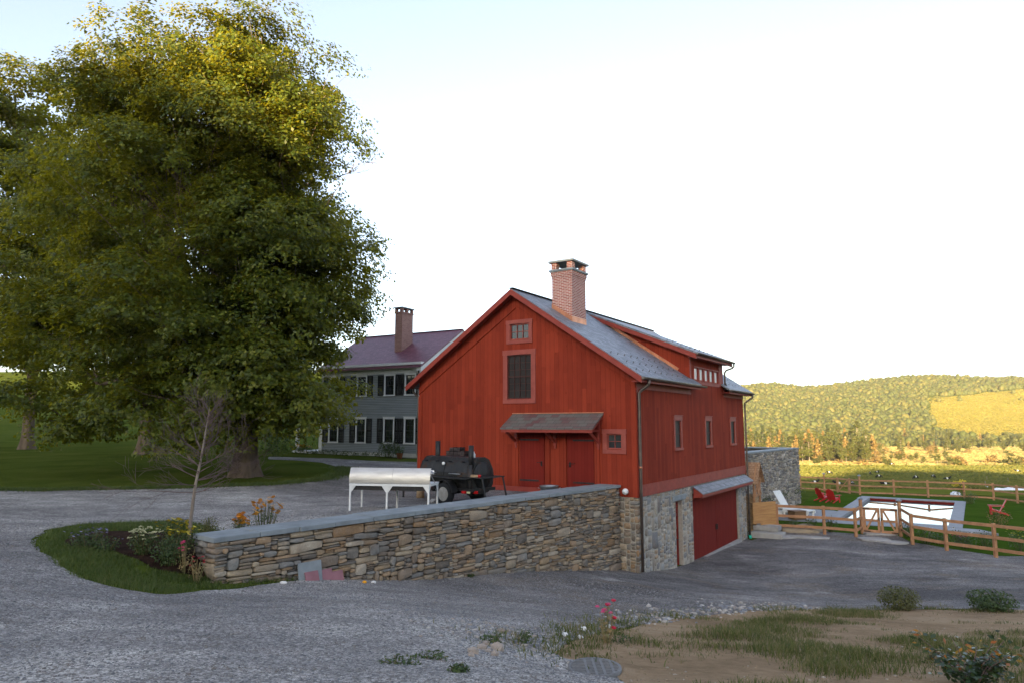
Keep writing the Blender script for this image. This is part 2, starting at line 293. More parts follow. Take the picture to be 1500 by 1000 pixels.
class MB:
    def __init__(s): s.v = []; s.f = []; s.sm = []
    def add(s, vs, fs, smooth=False):
        o = len(s.v); s.v += [tuple(map(float, a)) for a in vs]; s.f += [tuple(i+o for i in f) for f in fs]; s.sm += [smooth]*len(fs); return s
    def box(s, x0, x1, y0, y1, z0, z1):
        x0, x1 = sorted((x0, x1)); y0, y1 = sorted((y0, y1)); z0, z1 = sorted((z0, z1))
        return s.add([(x0,y0,z0),(x1,y0,z0),(x1,y1,z0),(x0,y1,z0),(x0,y0,z1),(x1,y0,z1),(x1,y1,z1),(x0,y1,z1)],
                     [(0,3,2,1),(4,5,6,7),(0,1,5,4),(1,2,6,5),(2,3,7,6),(3,0,4,7)])
    def bar(s, p, q, wd, ht, up=(0, 0, 1)):
        p = Vector(p); q = Vector(q); d = (q-p).normalized(); up = Vector(up)
        if abs(d.dot(up)) > .98: up = Vector((1, 0, 0))
        a = d.cross(up).normalized()*(wd/2); b = a.cross(d).normalized()*(ht/2)
        return s.add([p-a-b, p+a-b, p+a+b, p-a+b, q-a-b, q+a-b, q+a+b, q-a+b],
                     [(0,3,2,1),(4,5,6,7),(0,1,5,4),(1,2,6,5),(2,3,7,6),(3,0,4,7)])
    def tube(s, pts, rr, n=8, cap=True, smooth=True):
        pts = [Vector(p) for p in pts]; rr = rr if hasattr(rr, '__len__') else [rr]*len(pts)
        vs = []; fs = []; prev = None
        for i, p in enumerate(pts):
            d = (pts[min(i+1, len(pts)-1)]-pts[max(i-1, 0)]).normalized()
            if prev is None: a = d.orthogonal().normalized()
            else:
                a = prev-d*prev.dot(d); a = a.normalized() if a.length > 1e-5 else d.orthogonal().normalized()
            prev = a; b = d.cross(a)
            for k in range(n):
                t = 2*math.pi*k/n; vs.append(p+(a*math.cos(t)+b*math.sin(t))*rr[i])
        for i in range(len(pts)-1):
            for k in range(n): fs.append((i*n+k, i*n+(k+1) % n, (i+1)*n+(k+1) % n, (i+1)*n+k))
        s.add(vs, fs, smooth)
        if cap:
            o = len(s.v)-len(vs); s.f += [tuple(o+k for k in reversed(range(n))), tuple(o+(len(pts)-1)*n+k for k in range(n))]; s.sm += [False]*2
        return s
    def lathe(s, prof, c=(0, 0, 0), n=20, axis='z', smooth=True):
        vs = []; fs = []
        for r, h in prof:
            for k in range(n):
                t = 2*math.pi*k/n; x, y = r*math.cos(t), r*math.sin(t)
                vs.append({'z': (c[0]+x, c[1]+y, c[2]+h), 'x': (c[0]+h, c[1]+x, c[2]+y), 'y': (c[0]+y, c[1]+h, c[2]+x)}[axis])
        for i in range(len(prof)-1):
            for k in range(n): fs.append((i*n+k, i*n+(k+1) % n, (i+1)*n+(k+1) % n, (i+1)*n+k))
        fs2 = []
        ring = prof[0] == prof[-1]
        if prof[0][0] > 1e-4 and not ring: fs2.append(tuple(reversed(range(n))))
        if prof[-1][0] > 1e-4 and not ring: fs2.append(tuple((len(prof)-1)*n+k for k in range(n)))
        o = len(s.v); s.add(vs, fs, smooth); s.f += [tuple(i+o for i in f) for f in fs2]; s.sm += [False]*len(fs2)
        return s
    def prism(s, poly, ext):
        e = Vector(ext); n = len(poly); p = [Vector(a) for a in poly]; q = [a+e for a in p]
        return s.add(p+q, [tuple(reversed(range(n))), tuple(range(n, 2*n))]+[(i, (i+1) % n, n+(i+1) % n, n+i) for i in range(n)])
    def quad(s, *p): return s.add(p, [tuple(range(len(p)))])
    def blob(s, c, r, jit=.2, sub=1, rng=random):
        V, Fc = ICO[sub]; return s.add([(c[0]+a[0]*r[0]*(1+rng.uniform(-jit, jit)), c[1]+a[1]*r[1]*(1+rng.uniform(-jit, jit)), c[2]+a[2]*r[2]*(1+rng.uniform(-jit, jit))) for a in V], [tuple(f) for f in Fc])
    def build(s, name, mat, parent=None, bevel=0., recalc=True):
        me = bpy.data.meshes.new(name); me.from_pydata(s.v, [], s.f); me.update()
        if recalc:
            import bmesh
            b = bmesh.new(); b.from_mesh(me); bmesh.ops.recalc_face_normals(b, faces=b.faces); b.to_mesh(me); b.free(); me.update()
        me.polygons.foreach_set('use_smooth', np.array(s.sm, bool))
        uvl = me.uv_layers.new(name='UVMap'); co = [v.co for v in me.vertices]
        for p in me.polygons:
            n = p.normal
            t = Vector((1, 0, 0)) if abs(n.z) > .97 else Vector((-n.y, n.x, 0)).normalized()
            b = n.cross(t)
            for li in p.loop_indices:
                c = co[me.loops[li].vertex_index]; uvl.data[li].uv = (c.dot(t), c.dot(b))
        me.materials.append(MT[mat] if isinstance(mat, str) else mat)
        o = link(name, me, parent)
        if bevel:
            m = o.modifiers.new('bevel', 'BEVEL'); m.width = bevel; m.segments = 2; m.limit_method = 'ANGLE'; m.angle_limit = rad(40)
        return o
def _ico(sub):
    import bmesh
    b = bmesh.new(); bmesh.ops.create_icosphere(b, subdivisions=sub, radius=1.)
    V = [tuple(v.co) for v in b.verts]; Fc = [tuple(v.index for v in f.verts) for f in b.faces]; b.free(); return V, Fc
ICO = {1: _ico(1), 2: _ico(2), 3: _ico(3)}
def tag(o, label=None, cat=None, group=None, kind=None):
    for k, v in (('label', label), ('category', cat), ('group', group), ('kind', kind)):
        if v: o[k] = v
    return o
def thing(name, label, cat, loc=(0, 0, 0), rz=0., group=None):
    o = bpy.data.objects.new(name, None); COL.objects.link(o); o.location = loc; o.rotation_euler = (0, 0, rz); o.empty_display_size = .2
    return tag(o, label, cat, group)
def kids(o): return [c for c in bpy.data.objects if c.parent is o]
def dup(o, loc=None, rz=None, label=None, parent=None, scale=None):
    c = o.copy(); COL.objects.link(c)
    if parent is not None: c.parent = parent
    for ch in kids(o):
        if ch is not c: dup(ch, parent=c)
    if loc is not None: c.location = loc
    if rz is not None: c.rotation_euler = (0, 0, rz)
    if scale is not None: c.scale = (scale,)*3
    if label: c['label'] = label
    return c

# ------------------------------------------------------------------ terrain
def tps_fit(P):
    P = np.array(P, float); X = P[:, :2]/10.; n = len(P)
    r2 = ((X[:, None]-X[None])**2).sum(-1); K = .5*r2*np.log(r2+1e-12)+np.eye(n)*.02
    A = np.zeros((n+3, n+3)); A[:n, :n] = K; A[:n, n] = 1; A[:n, n+1:] = X; A[n:, :n] = A[:n, n:].T
    return X, np.linalg.solve(A, np.r_[P[:, 2], 0, 0, 0])
def tps(T, x, y):
    X, c = T; x = np.asarray(x, float)/10.; y = np.asarray(y, float)/10.; out = c[-3]+c[-2]*x+c[-1]*y
    for (a, b), k in zip(X, c[:-3]):
        r2 = (x-a)**2+(y-b)**2; out = out+k*.5*r2*np.log(r2+1e-12)
    return out
def px(x, y, z): return tuple(atz(x, y, z))
def ww(t, z): p = N0+WD*t; return (p[0], p[1], z)
def bs(u, v, z): p = barn(u, v); return (p[0], p[1], z)
_common = [(0, 0, 3.55), (-3, -6, 3.6), (6, -6, 3.4), (0, -14, 3.8), (-20, -5, 3.2), (-40, 0, 3.2), px(100, 990, 3.3), px(750, 1000, 3.3), px(400, 950, 3.08), px(620, 900, 2.72),
           px(300, 880, 2.33), px(0, 850, 2.9), px(0, 930, 3.1), px(60, 790, 2.74)]
TL = tps_fit(_common+[(25, -8, 2.0), px(870, 982, 2.38), ww(0, 2.14), ww(2, 1.92), ww(3.9, 1.55), ww(5.5, 1.31), ww(7.5, 1.08), ww(10.7, .68), ww(15.2, 0.),
   px(800, 870, 1.0), px(800, 900, 1.85), px(1100, 860, -.25), px(1300, 850, -.35), px(1300, 885, .12), px(1300, 900, .55), px(1300, 950, 1.9), px(1300, 1000, 2.55), px(1450, 1000, 2.5),
   px(1450, 900, .55), px(1450, 880, .1), px(1100, 900, .85), px(1100, 950, 2.05), px(1000, 900, 1.2), px(1000, 870, .35), px(950, 930, 1.95), bs(-.3, 1.5, -.2), bs(0, 3.7, -.47), bs(0, 6, -.57), bs(0, 9.5, -.66), bs(0, 13, -.76), bs(0, 14.4, -.8), bs(-6, 3, -.35), bs(-6, 10, -.6),
   (30, 20, 0.), (40, 30, -.9), (35, 10, .8), px(1208, 781, -.62), px(1254, 785, -.62), px(1336, 797, -.68), px(1459, 816, -.7), px(1137, 777, -.62), px(1290, 778, -.45),
   (23.4, 52.3, -.52), (30.9, 44.5, -.55), (17.5, 45, -.52), (19.8, 39.7, -.53), (25.2, 39, -.53), (27.6, 55.2, -.53), (34, 52.3, -.54), (30.9, 61.8, -1.), (38.3, 59, -1.), (40.2, 55.4, -1.), (28, 66, -1.1), (37, 48, -.65), (45, 50, -1.), (45, 40, -1.)])
TU = tps_fit(_common+[ww(0, 2.6), ww(4, 2.62), ww(8, 2.62), ww(15, 2.6), bs(5, -1, 2.56), bs(10, -1, 2.56), bs(11, 10, 2.75), bs(3, 16, 2.9), px(250, 715, 2.74), px(0, 720, 2.8), px(330, 775, 2.62), px(150, 780, 2.72),
   px(358, 697, 2.85), px(213, 662, 3.3), px(40, 657, 3.4), (-14, 50, 3.15), (-6.1, 45, 3.0), (0, 50, 3.), (10, 55, 3.), (-60, 40, 3.9), (-30, 30, 2.95)])
_UP = [N0-WD*12+WL*.4, N0+WL*.4, F0+WL*.4, barn(1.6, 1), barn(1.6, 14), BW0+BWL*.4, BW1+BWL*.4, BW1+BWL*18, np.array([-120, 120, 0]), np.array([-120, -60, 0])]
_UP = np.array(_UP)[:, :2]
def sstep(a): a = np.clip(a, 0, 1); return a*a*(3-2*a)
def seg_d(x, y, a, b):
    d = b-a; t = np.clip(((x-a[0])*d[0]+(y-a[1])*d[1])/(d @ d), 0, 1); return np.hypot(x-a[0]-t*d[0], y-a[1]-t*d[1])
def inside(x, y, P):
    r = np.zeros(np.shape(x), bool); n = len(P)
    for i in range(n):
        a, b = P[i], P[(i+1) % n]
        c = (a[1] > y) != (b[1] > y)
        r ^= c & (x < (b[0]-a[0])*(y-a[1])/((b[1]-a[1]) if abs(b[1]-a[1]) > 1e-12 else 1e-12)+a[0])
    return r
def sdf(x, y, P, edges=None):
    P = np.asarray(P); d = np.full(np.shape(x), 1e9)
    for i in (edges if edges is not None else range(len(P))): d = np.minimum(d, seg_d(x, y, P[i], P[(i+1) % len(P)]))
    return np.where(inside(x, y, P), d, -d)
# value noise for shapes of the land
_G = np.random.default_rng(5).random((64, 64))
def vnoise(x, y):
    xi = np.floor(x).astype(int); yi = np.floor(y).astype(int); fx = x-xi; fy = y-yi; fx = fx*fx*(3-2*fx); fy = fy*fy*(3-2*fy)
    g = lambda a, b: _G[a % 64, b % 64]
    return (g(xi, yi)*(1-fx)+g(xi+1, yi)*fx)*(1-fy)+(g(xi, yi+1)*(1-fx)+g(xi+1, yi+1)*fx)*fy
def fbm(x, y, o=4):
    s = 0; a = .5
    for k in range(o): s = s+a*(vnoise(x*2**k+17*k, y*2**k+5*k)-.5); a *= .5
    return s
RIDGE_PX = [(900, 575), (1000, 568), (1097, 564), (1130, 558), (1165, 562), (1200, 563), (1250, 556), (1300, 550), (1350, 546), (1400, 547), (1450, 550.5), (1500, 549), (1600, 556), (1750, 575)]
def far_right(x, y):
    p = np.interp(y, [40, 60, 90, 130, 178, 240, 300, 400, 560, 900, 2500], [-.6, -1, -3.2, -6.6, -10.0, -13, -15.2, -17.8, -20, -20.5, -20.5])
    p = p+fbm(x/60., y/45.)*np.interp(y, [60, 120, 300, 500], [0, 1.2, 2.5, 1.])
    a = 750+1007*x/np.maximum(y, 50.)
    ridge = 5.2+(621-np.interp(a, [q[0] for q in RIDGE_PX], [q[1] for q in RIDGE_PX]))/1007*1500-9
    t = np.clip((y-800)/700., 0, 1); hill = (-20.5)+(ridge+20.5)*(sstep(t)*.45+.55*t)
    hill = np.where(y > 1500, ridge-(y-1500)*.12, hill)+fbm(x/160., y/160.)*22*np.clip((y-820)/300, 0, 1)*np.clip((1600-y)/250, .25, 1)
    return np.where(y > 800, hill, p)
def far_left(x, y):
    c = np.interp(y, [40, 60, 80, 105, 130, 160, 200, 320, 2500], [3.3, 3.6, 4.9, 9.0, 13.4, 17.5, 20.5, 18, 0])
    return c+fbm(x/25., y/25.)*np.interp(y, [60, 110], [0, 1.4])
TE = math.tan(SUN_EL)
def _edge(P):                      # where the ridge's shadow ends -> how high the ridge stands
    P = np.asarray(P, float); t = (P[1]+150)/-SUN_H[1]; return P[0]+SUN_H[0]*t, P[2]+TE*t
_E = [_edge(aty(*q)) for q in ((60, 135, 54), (110, 135, 33), (180, 140, 33), (260, 150, 33), (330, 170, 33), (400, 200, 33), (450, 235, 33), (490, 290, 33), (520, 380, 33))]+[_edge(aty(840, 366, 27.5)), _edge(aty(1000, 470, 33))]+[_edge(aty(*q)) for q in ((15, 588, 118), (100, 590, 118), (200, 586, 118))]
_E += [_edge(aty(a, b, 1007*dz_/(b-621.))) for a, b, dz_ in ((1175, 694, 14.2), (1215, 692, 14.6), (1245, 690, 15.5), (1270, 686, 18.), (1300, 683.5, 19.8), (1340, 684.5, 19.6), (1370, 686, 19.), (1400, 683.5, 20.), (1440, 692, 16.5), (1500, 701, 13.5))]
_E.sort(); HX = [-420, -300, -240]+[e[0] for e in _E]+[_E[-1][0]+30, _E[-1][0]+90, 300, 600]; HZ = [42, 46, 47]+[e[1] for e in _E]+[41, 42, 40, 36]
def behind(x, y):
    h = np.interp(x, HX, HZ)
    t = np.clip((-12-y)/138., 0, 1); z = 3.6+(h-3.6)*sstep(t**1.15)
    return np.where(y < -150, h-(-150-y)*.12, z)+fbm(x/9., y/9.)*2.2*np.clip((-40-y)/80., 0, 1)
PA = rad(34.0); PVA = np.array([math.sin(PA), math.cos(PA)]); PWA = np.array([math.cos(PA), -math.sin(PA)])
POOL_W, POOL_V = (-7.95, -.99), (45.9, 61.8)
def zfun(x, y):
    x = np.asarray(x, float); y = np.asarray(y, float)
    up, lo = tps(TU, x, y), tps(TL, x, y)
    d = sdf(x, y, _UP, range(7)); t = (x-N0[0])*WD[0]+(y-N0[1])*WD[1]
    wd = np.where(t < 0, .28+.85*np.abs(t), .28)
    m = sstep(.5+.5*d/wd); near = lo+(up-lo)*m
    near = near+fbm(x/2.3, y/2.3, 3)*.10*np.clip((y-3)/4, .3, 1)
    pw = x*PWA[0]+y*PWA[1]; pv = x*PVA[0]+y*PVA[1]
    pin = (pw > POOL_W[0]+.3) & (pw < POOL_W[1]-.3) & (pv > POOL_V[0]+.3) & (pv < POOL_V[1]-.3)
    near = np.where(pin, -2.2, near)
    dk = sstep(1-(np.hypot(x-.90, y-7.82)-.36)/.45); near = near*(1-dk)+2.50*dk
    lr = sstep((x-.12*y-3)/25.); far = far_left(x, y)*(1-lr)+far_right(x, y)*lr
    far = np.where(y < -12, behind(x, y), far)
    k = sstep(np.maximum.reduce([(y-64)/24., (np.abs(x-4)-44)/26., (-y-12)/16.]))
    return near*(1-k)+far*k
def gz(x, y): return float(zfun(np.array([x]), np.array([y]))[0])
def hit(xp, yp):
    d = ray(xp, yp); ts = np.concatenate([np.arange(2, 80, .1), np.geomspace(80, 2200, 1500)])
    P = EYE+ts[:, None]*d; below = P[:, 2] < zfun(P[:, 0], P[:, 1])
    i = int(np.argmax(below)) if below.any() else len(ts)-1
    lo, hi = ts[max(i-1, 0)], ts[i]
    for _ in range(18):
        m = (lo+hi)/2; q = EYE+m*d
        if q[2] < gz(q[0], q[1]): hi = m
        else: lo = m
    return EYE+hi*d
def grow(a, b, step, lim_lo, lim_hi, rate):
    c = list(np.arange(a, b+1e-6, step)); s = step
    while c[-1] < lim_hi: s *= rate; c.append(c[-1]+s)
    s = step; lo = []; q = a
    while q > lim_lo: s *= rate; q -= s; lo.append(q)
    return np.array(lo[::-1]+c)
GX = grow(-17, 32, .25, -900, 1900, 1.06); GY = grow(1, 53, .25, -420, 2300, 1.055)
XX, YY = np.meshgrid(GX, GY, indexing='ij'); ZZ = zfun(XX.ravel(), YY.ravel()).reshape(XX.shape)
nx, ny = XX.shape; IDX = np.arange(nx*ny).reshape(nx, ny)
TRI = np.concatenate([np.stack([IDX[:-1, :-1], IDX[1:, :-1], IDX[1:, 1:]], -1).reshape(-1, 3), np.stack([IDX[:-1, :-1], IDX[1:, 1:], IDX[:-1, 1:]], -1).reshape(-1, 3)])
GV = np.stack([XX.ravel(), YY.ravel(), ZZ.ravel()], -1)
def zgrid(x, y):
    x = np.asarray(x, float); y = np.asarray(y, float)
    i = np.clip(np.searchsorted(GX, x)-1, 0, nx-2); j = np.clip(np.searchsorted(GY, y)-1, 0, ny-2)
    a = (x-GX[i])/(GX[i+1]-GX[i]); b = (y-GY[j])/(GY[j+1]-GY[j]); z00, z10, z11, z01 = ZZ[i, j], ZZ[i+1, j], ZZ[i+1, j+1], ZZ[i, j+1]
    return np.where(a >= b, z00+(z10-z00)*a+(z11-z10)*b, z00+(z11-z01)*a+(z01-z00)*b)
zexact = zfun; zfun = zgrid
ground = mesh_np('ground', GV, TRI, 'grass', smooth=True); tag(ground, kind='structure')
def sheet(name, f, off, mat, kind='structure', label=None):
    """the part of the ground's own triangles where f > 0, clipped along f = 0 and raised by OFF"""
    s = f > 0; k = s[TRI].sum(1); full = TRI[k == 3]; part = TRI[(k > 0) & (k < 3)]
    V = GV.copy(); nv = len(V); nvs = []; tris = [full]; cache = {}
    def cut(a, b):
        key = (a, b) if a < b else (b, a)
        if key not in cache:
            t = f[a]/(f[a]-f[b]); nvs.append(GV[a]+(GV[b]-GV[a])*t); cache[key] = nv+len(nvs)-1
        return cache[key]
    ex = []
    for t in part.tolist():
        poly = []
        for i in range(3):
            a, b = t[i], t[(i+1) % 3]
            if s[a]: poly.append(a)
            if s[a] != s[b]: poly.append(cut(a, b))
        for j in range(1, len(poly)-1): ex.append((poly[0], poly[j], poly[j+1]))
    T = np.concatenate([full, np.array(ex, int).reshape(-1, 3)]); V = np.concatenate([V, np.array(nvs).reshape(-1, 3)])
    u, inv = np.unique(T, return_inverse=True); V = V[u]; V[:, 2] += off
    o = mesh_np(name, V, inv.reshape(-1, 3), mat, smooth=True); tag(o, label, kind=kind); return o
def H(*pts): return [tuple(hit(*p)[:2]) for p in pts]
gx, gy = GV[:, 0], GV[:, 1]
near_m = (np.abs(gx) < 75) & (gy > -45) & (gy < 90)
def poly_f(P, jit=.12, sc=.7):
    f = np.full(len(gx), -9.); f[near_m] = sdf(gx[near_m], gy[near_m], np.array(P))+fbm(gx[near_m]*sc, gy[near_m]*sc, 4)*jit*2+fbm(gx[near_m]*.25, gy[near_m]*.25, 2)*jit*3; return f
b2 = lambda u, v: tuple(barn(u, v)[:2])
DIRT_EDGE = H((1500, 893), (1450, 892), (1390, 892), (1300, 893), (1200, 891), (1100, 894), (1000, 904), (935, 916), (885, 926), (835, 940), (805, 957), (840, 968), (900, 978), (910, 999))
FENCE_EDGE = H((1100, 793), (1137, 775), (1208, 778), (1250, 781), (1275, 783), (1318, 784), (1335, 793), (1385, 802), (1460, 814))
UP_EDGE = H((-120, 722), (0, 718), (60, 719), (150, 717), (250, 715), (330, 712), (420, 708), (480, 701), (506, 692), (499, 684), (470, 677), (430, 673.5), (395, 672), (395, 668.5), (470, 670.5), (540, 674.5), (600, 676))
GP = [(-40, 24)]+UP_EDGE+[b2(12.5, 10), b2(10.2, 3), b2(10.0, .15), b2(.3, .15), b2(.12, .3), b2(.12, 14.4)]+FENCE_EDGE+[(30, 31), (34, 24), (30, 18)]+DIRT_EDGE+[(.9, 3.), (1.2, -4), (0, -12), (-30, -12), (-45, 5)]
BED = H((52, 792), (72, 776), (120, 768), (200, 764), (262, 762), (300, 768))+[tuple((N0+WD*1.9+WL*1.3)[:2]), tuple((N0+WD*2.2+WL*.4)[:2]), tuple((N0+WD*1.8-WL*.12)[:2])]+H((385, 856), (345, 864), (300, 866), (240, 872), (170, 862), (105, 845), (72, 822), (56, 802))
MULCH = H((92, 792), (130, 779), (250, 778), (283, 784))+[tuple((N0+WL*.5)[:2])]+H((308, 846), (268, 842), (228, 836), (185, 816), (150, 806), (104, 800))
SOIL = [(33, 18)]+DIRT_EDGE+[(.8, 3), (1.1, -4), (30, -4), (40, 10)]
f_bed = poly_f(BED, .16, 1.1); f_gr = np.minimum(poly_f(GP, .14), -f_bed)
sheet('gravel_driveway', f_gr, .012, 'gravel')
sheet('mulch_bed', poly_f(MULCH, .1, 1.2), .018, 'mulch')
f_soil = np.minimum(poly_f(SOIL, .16), -poly_f(GP, .14)-.0)
_gp = fbm(gx*.55+3, gy*.75+9, 4)
sheet('bare_soil', f_soil, .012, 'dirt')
POOLP = [tuple(PWA*a+PVA*b) for a, b in ((POOL_W[0]-.02, POOL_V[0]), (POOL_W[0]-.02, POOL_V[1]), (POOL_W[1], POOL_V[1]), (POOL_W[1], POOL_V[0]))]
YARD = FENCE_EDGE[1:]+[(30, 31), (44, 40), (42, 54)]+H((1491, 737), (1413, 730), (1310, 726), (1260, 725), (1207, 717))+[tuple((BW1-BWL*.1)[:2]), tuple((BW0-BWL*.1)[:2])]
sheet('pool_lawn', np.minimum(poly_f(YARD, .03), -poly_f(POOLP, 0)), .012, 'lawn')
f_far = (gy-66)/10+0*gx; f_far = np.minimum(f_far, (gx-.12*gy-12)/4)
STRAW_Y = 395+fbm(gx/70., gy/70.)*60
f_past = np.minimum(f_far, STRAW_Y-gy); sheet('pasture', f_past, .03, 'pasture')
f_straw = np.minimum(np.minimum(gy-STRAW_Y, 860-gy), (gx-60)/10.); sheet('dry_field', f_straw, .03, 'straw')
a_ = 750+1007*gx/np.maximum(gy, 50)
MEADOW = lambda a, y: np.minimum.reduce([(a-1368+fbm(a/22., y/50.)*70)/1., (y-868-np.maximum(0, 1440-a)*.9), 1185+np.maximum(0, a-1400)*.7+fbm(a/25.+9, y/60.)*90-y])
f_mead = np.where(gy > 700, MEADOW(a_, gy), -9.); sheet('meadow', f_mead, .06, 'meadow')
# ------------------------------------------------------------------ the red barn (local x = -u to the right along the front, y = v to the back)
BRZ = -AZ
barn_o = thing('red_barn', 'red board barn on a stone base with slate roof and brick chimney', 'barn', tuple(BC), BRZ)
BW_, BL_ = 10.35, 14.6; SL = .6715; APX = -5.175; APZ = 10.69
def rz_(x): return APZ-SL*abs(x-APX)
def clip_poly(poly, a, b, c):      # keep a*x+b*z<=c in (x,z)
    out = []
    for i in range(len(poly)):
        p, q = poly[i], poly[(i+1) % len(poly)]; dp = a*p[0]+b*p[1]-c; dq = a*q[0]+b*q[1]-c
        if dp <= 0: out.append(p)
        if dp*dq < 0: t = dp/(dp-dq); out.append((p[0]+(q[0]-p[0])*t, p[1]+(q[1]-p[1])*t))
    return out
def wall_panel(mb, x0, x1, z0, z1, holes, put, clips=(), depth=.16):
    """flat wall with real openings; PUT maps (s, z, d) to a point, d = depth into the wall"""
    xs = sorted({x0, x1, *[h[0] for h in holes], *[h[1] for h in holes]}); zs = sorted({z0, z1, *[h[2] for h in holes], *[h[3] for h in holes]})
    for i in range(len(xs)-1):
        for j in range(len(zs)-1):
            cx, cz = (xs[i]+xs[i+1])/2, (zs[j]+zs[j+1])/2
            if any(h[0] < cx < h[1] and h[2] < cz < h[3] for h in holes): continue
            p = [(xs[i], zs[j]), (xs[i+1], zs[j]), (xs[i+1], zs[j+1]), (xs[i], zs[j+1])]
            for c in clips: p = clip_poly(p, *c) if p else p
            if len(p) >= 3: mb.quad(*[put(a, b, 0) for a, b in p])
    for a, b, c, d in holes:
        for p, q in (((a, c), (b, c)), ((b, c), (b, d)), ((b, d), (a, d)), ((a, d), (a, c))):
            mb.quad(put(*p, 0), put(*q, 0), put(*q, depth), put(*p, depth))
    return mb
front = lambda s, z, d: (s, d, z)
side = lambda s, z, d: (-d, s, z)
W_SM = (-5.50, -4.57, 8.63, 9.28); W_BIG = (-5.62, -4.46, 6.24, 8.02); W_RT = (-1.18, -.58, 4.30, 4.86)
SW = [(3.94, 4.66, 4.26, 5.36), (8.0, 8.74, 4.26, 5.36), (12.06, 12.80, 4.26, 5.36)]
DW = [(6.56, 7.13, 7.18, 7.74), (7.30, 7.87, 7.18, 7.74), (8.05, 8.62, 7.18, 7.74), (8.80, 9.37, 7.18, 7.74), (9.55, 10.12, 7.18, 7.74)]
m = MB(); wall_panel(m, -.72, 0, 2.6, 10.6, [W_RT], front, [(SL, 1, APZ-.12+SL*APX), (-SL, 1, APZ-.12-SL*APX)]) if False else None
m = wall_panel(m, -BW_, 0, 2.6, 10.6, [W_SM, W_BIG, W_RT], front, [(SL, 1, APZ-.12+SL*APX), (-SL, 1, APZ-.12-SL*APX)])
wall_panel(m, -BW_, -.72, 2.2, 2.6, [], front); m.build('wall', 'red', barn_o, recalc=False)
m = wall_panel(MB(), 0, BL_, 2.6, 7.03, SW, side); wall_panel(m, 6.0, 10.95, 7.03, 8.2, DW, side)
m.build('wall', 'red', barn_o, recalc=False)
m = MB(); wall_panel(m, -BW_, 0, 1.6, 10.6, [], lambda s, z, d: (s, BL_, z), [(SL, 1, APZ-.12+SL*APX), (-SL, 1, APZ-.12-SL*APX)]); wall_panel(m, 0, BL_, 1.6, 7.03, [], lambda s, z, d: (-BW_, s, z))
m.build('wall', 'red', barn_o, recalc=False)
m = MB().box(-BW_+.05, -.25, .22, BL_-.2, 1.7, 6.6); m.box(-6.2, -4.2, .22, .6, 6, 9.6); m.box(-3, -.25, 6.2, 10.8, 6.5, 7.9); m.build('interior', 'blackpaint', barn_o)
# roof: two slopes with thickness
y0, y1 = -.42, BL_+.45
def slab(mb, x0, z0, x1, z1, ya, yb, t): return mb.prism([(x0, ya, z0), (x1, ya, z1), (x1, ya, z1-t), (x0, ya, z0-t)], (0, yb-ya, 0))
roof = None
m = MB(); e = .42
slab(m, APX, APZ, e, rz_(e), y0, 6.35, .09); slab(m, APX, APZ, e, rz_(e), 10.62, y1, .09)
slab(m, APX, APZ, APX+.5, rz_(APX+.5), 6.35, 10.62, .09); slab(m, APX, APZ, -BW_-e, rz_(-BW_-e), y0, y1, .09)
m.prism([(-.6, 6.35, rz_(-.6)), (e, 6.35, rz_(e)), (e, 6.35, rz_(e)-.09), (-.6, 6.35, rz_(-.6)-.09)], (0, .001, 0))
roof = m.build('roof', 'slate', barn_o)
m = MB()
for s in (-1, 1): m.bar((APX, y0-.01, APZ+.02), (APX, y1, APZ+.02), .2, .03)
m.build('ridge_cap', 'copper_old', roof)
# dormer
DSL = (10.62-8.26)/(.5+APX*-1); dz = lambda x: 10.66-DSL*(x-APX)
m = MB(); slab(m, APX+.12, dz(APX+.12), .42, dz(.42), 5.72, 11.28, .08); m.build('dormer_roof', 'slate', barn_o)
for yy, nm in ((6.0, 0), (10.95, 1)):
    m = MB(); xa = -4.6
    m.prism([(-.001, yy, 6.9), (-.001, yy, dz(0)-.08), (xa, yy, dz(xa)-.09), (xa, yy, rz_(xa)-.12)], (0, .06 if nm == 0 else -.06, 0)); m.build('dormer_cheek', 'red', barn_o)
m = MB()
for ya, yb in ((5.70, 5.78), (11.22, 11.30)): m.prism([(-4.9, ya, dz(-4.9)-.085), (.42, ya, dz(.42)-.085), (.42, ya, dz(.42)-.30), (-4.5, ya, dz(-4.5)-.27)], (0, yb-ya, 0))
m.box(.02, .38, 5.79, 11.21, dz(.4)-.22, dz(.4)-.18); m.box(.36, .40, 5.79, 11.21, dz(.42)-.24, dz(.42)-.085); m.build('dormer_trim', 'red_trim', barn_o)
m = MB(); m.bar((-.5, 5.97, rz_(-.5)+.05), (-4.6, 5.97, rz_(-4.6)+.05), .05, .16); m.build('flashing', 'copper', barn_o); m = MB(); m.bar((-.5, 10.99, rz_(-.5)+.05), (-4.6, 10.99, rz_(-4.6)+.05), .05, .16); m.build('flashing', 'copper', barn_o)
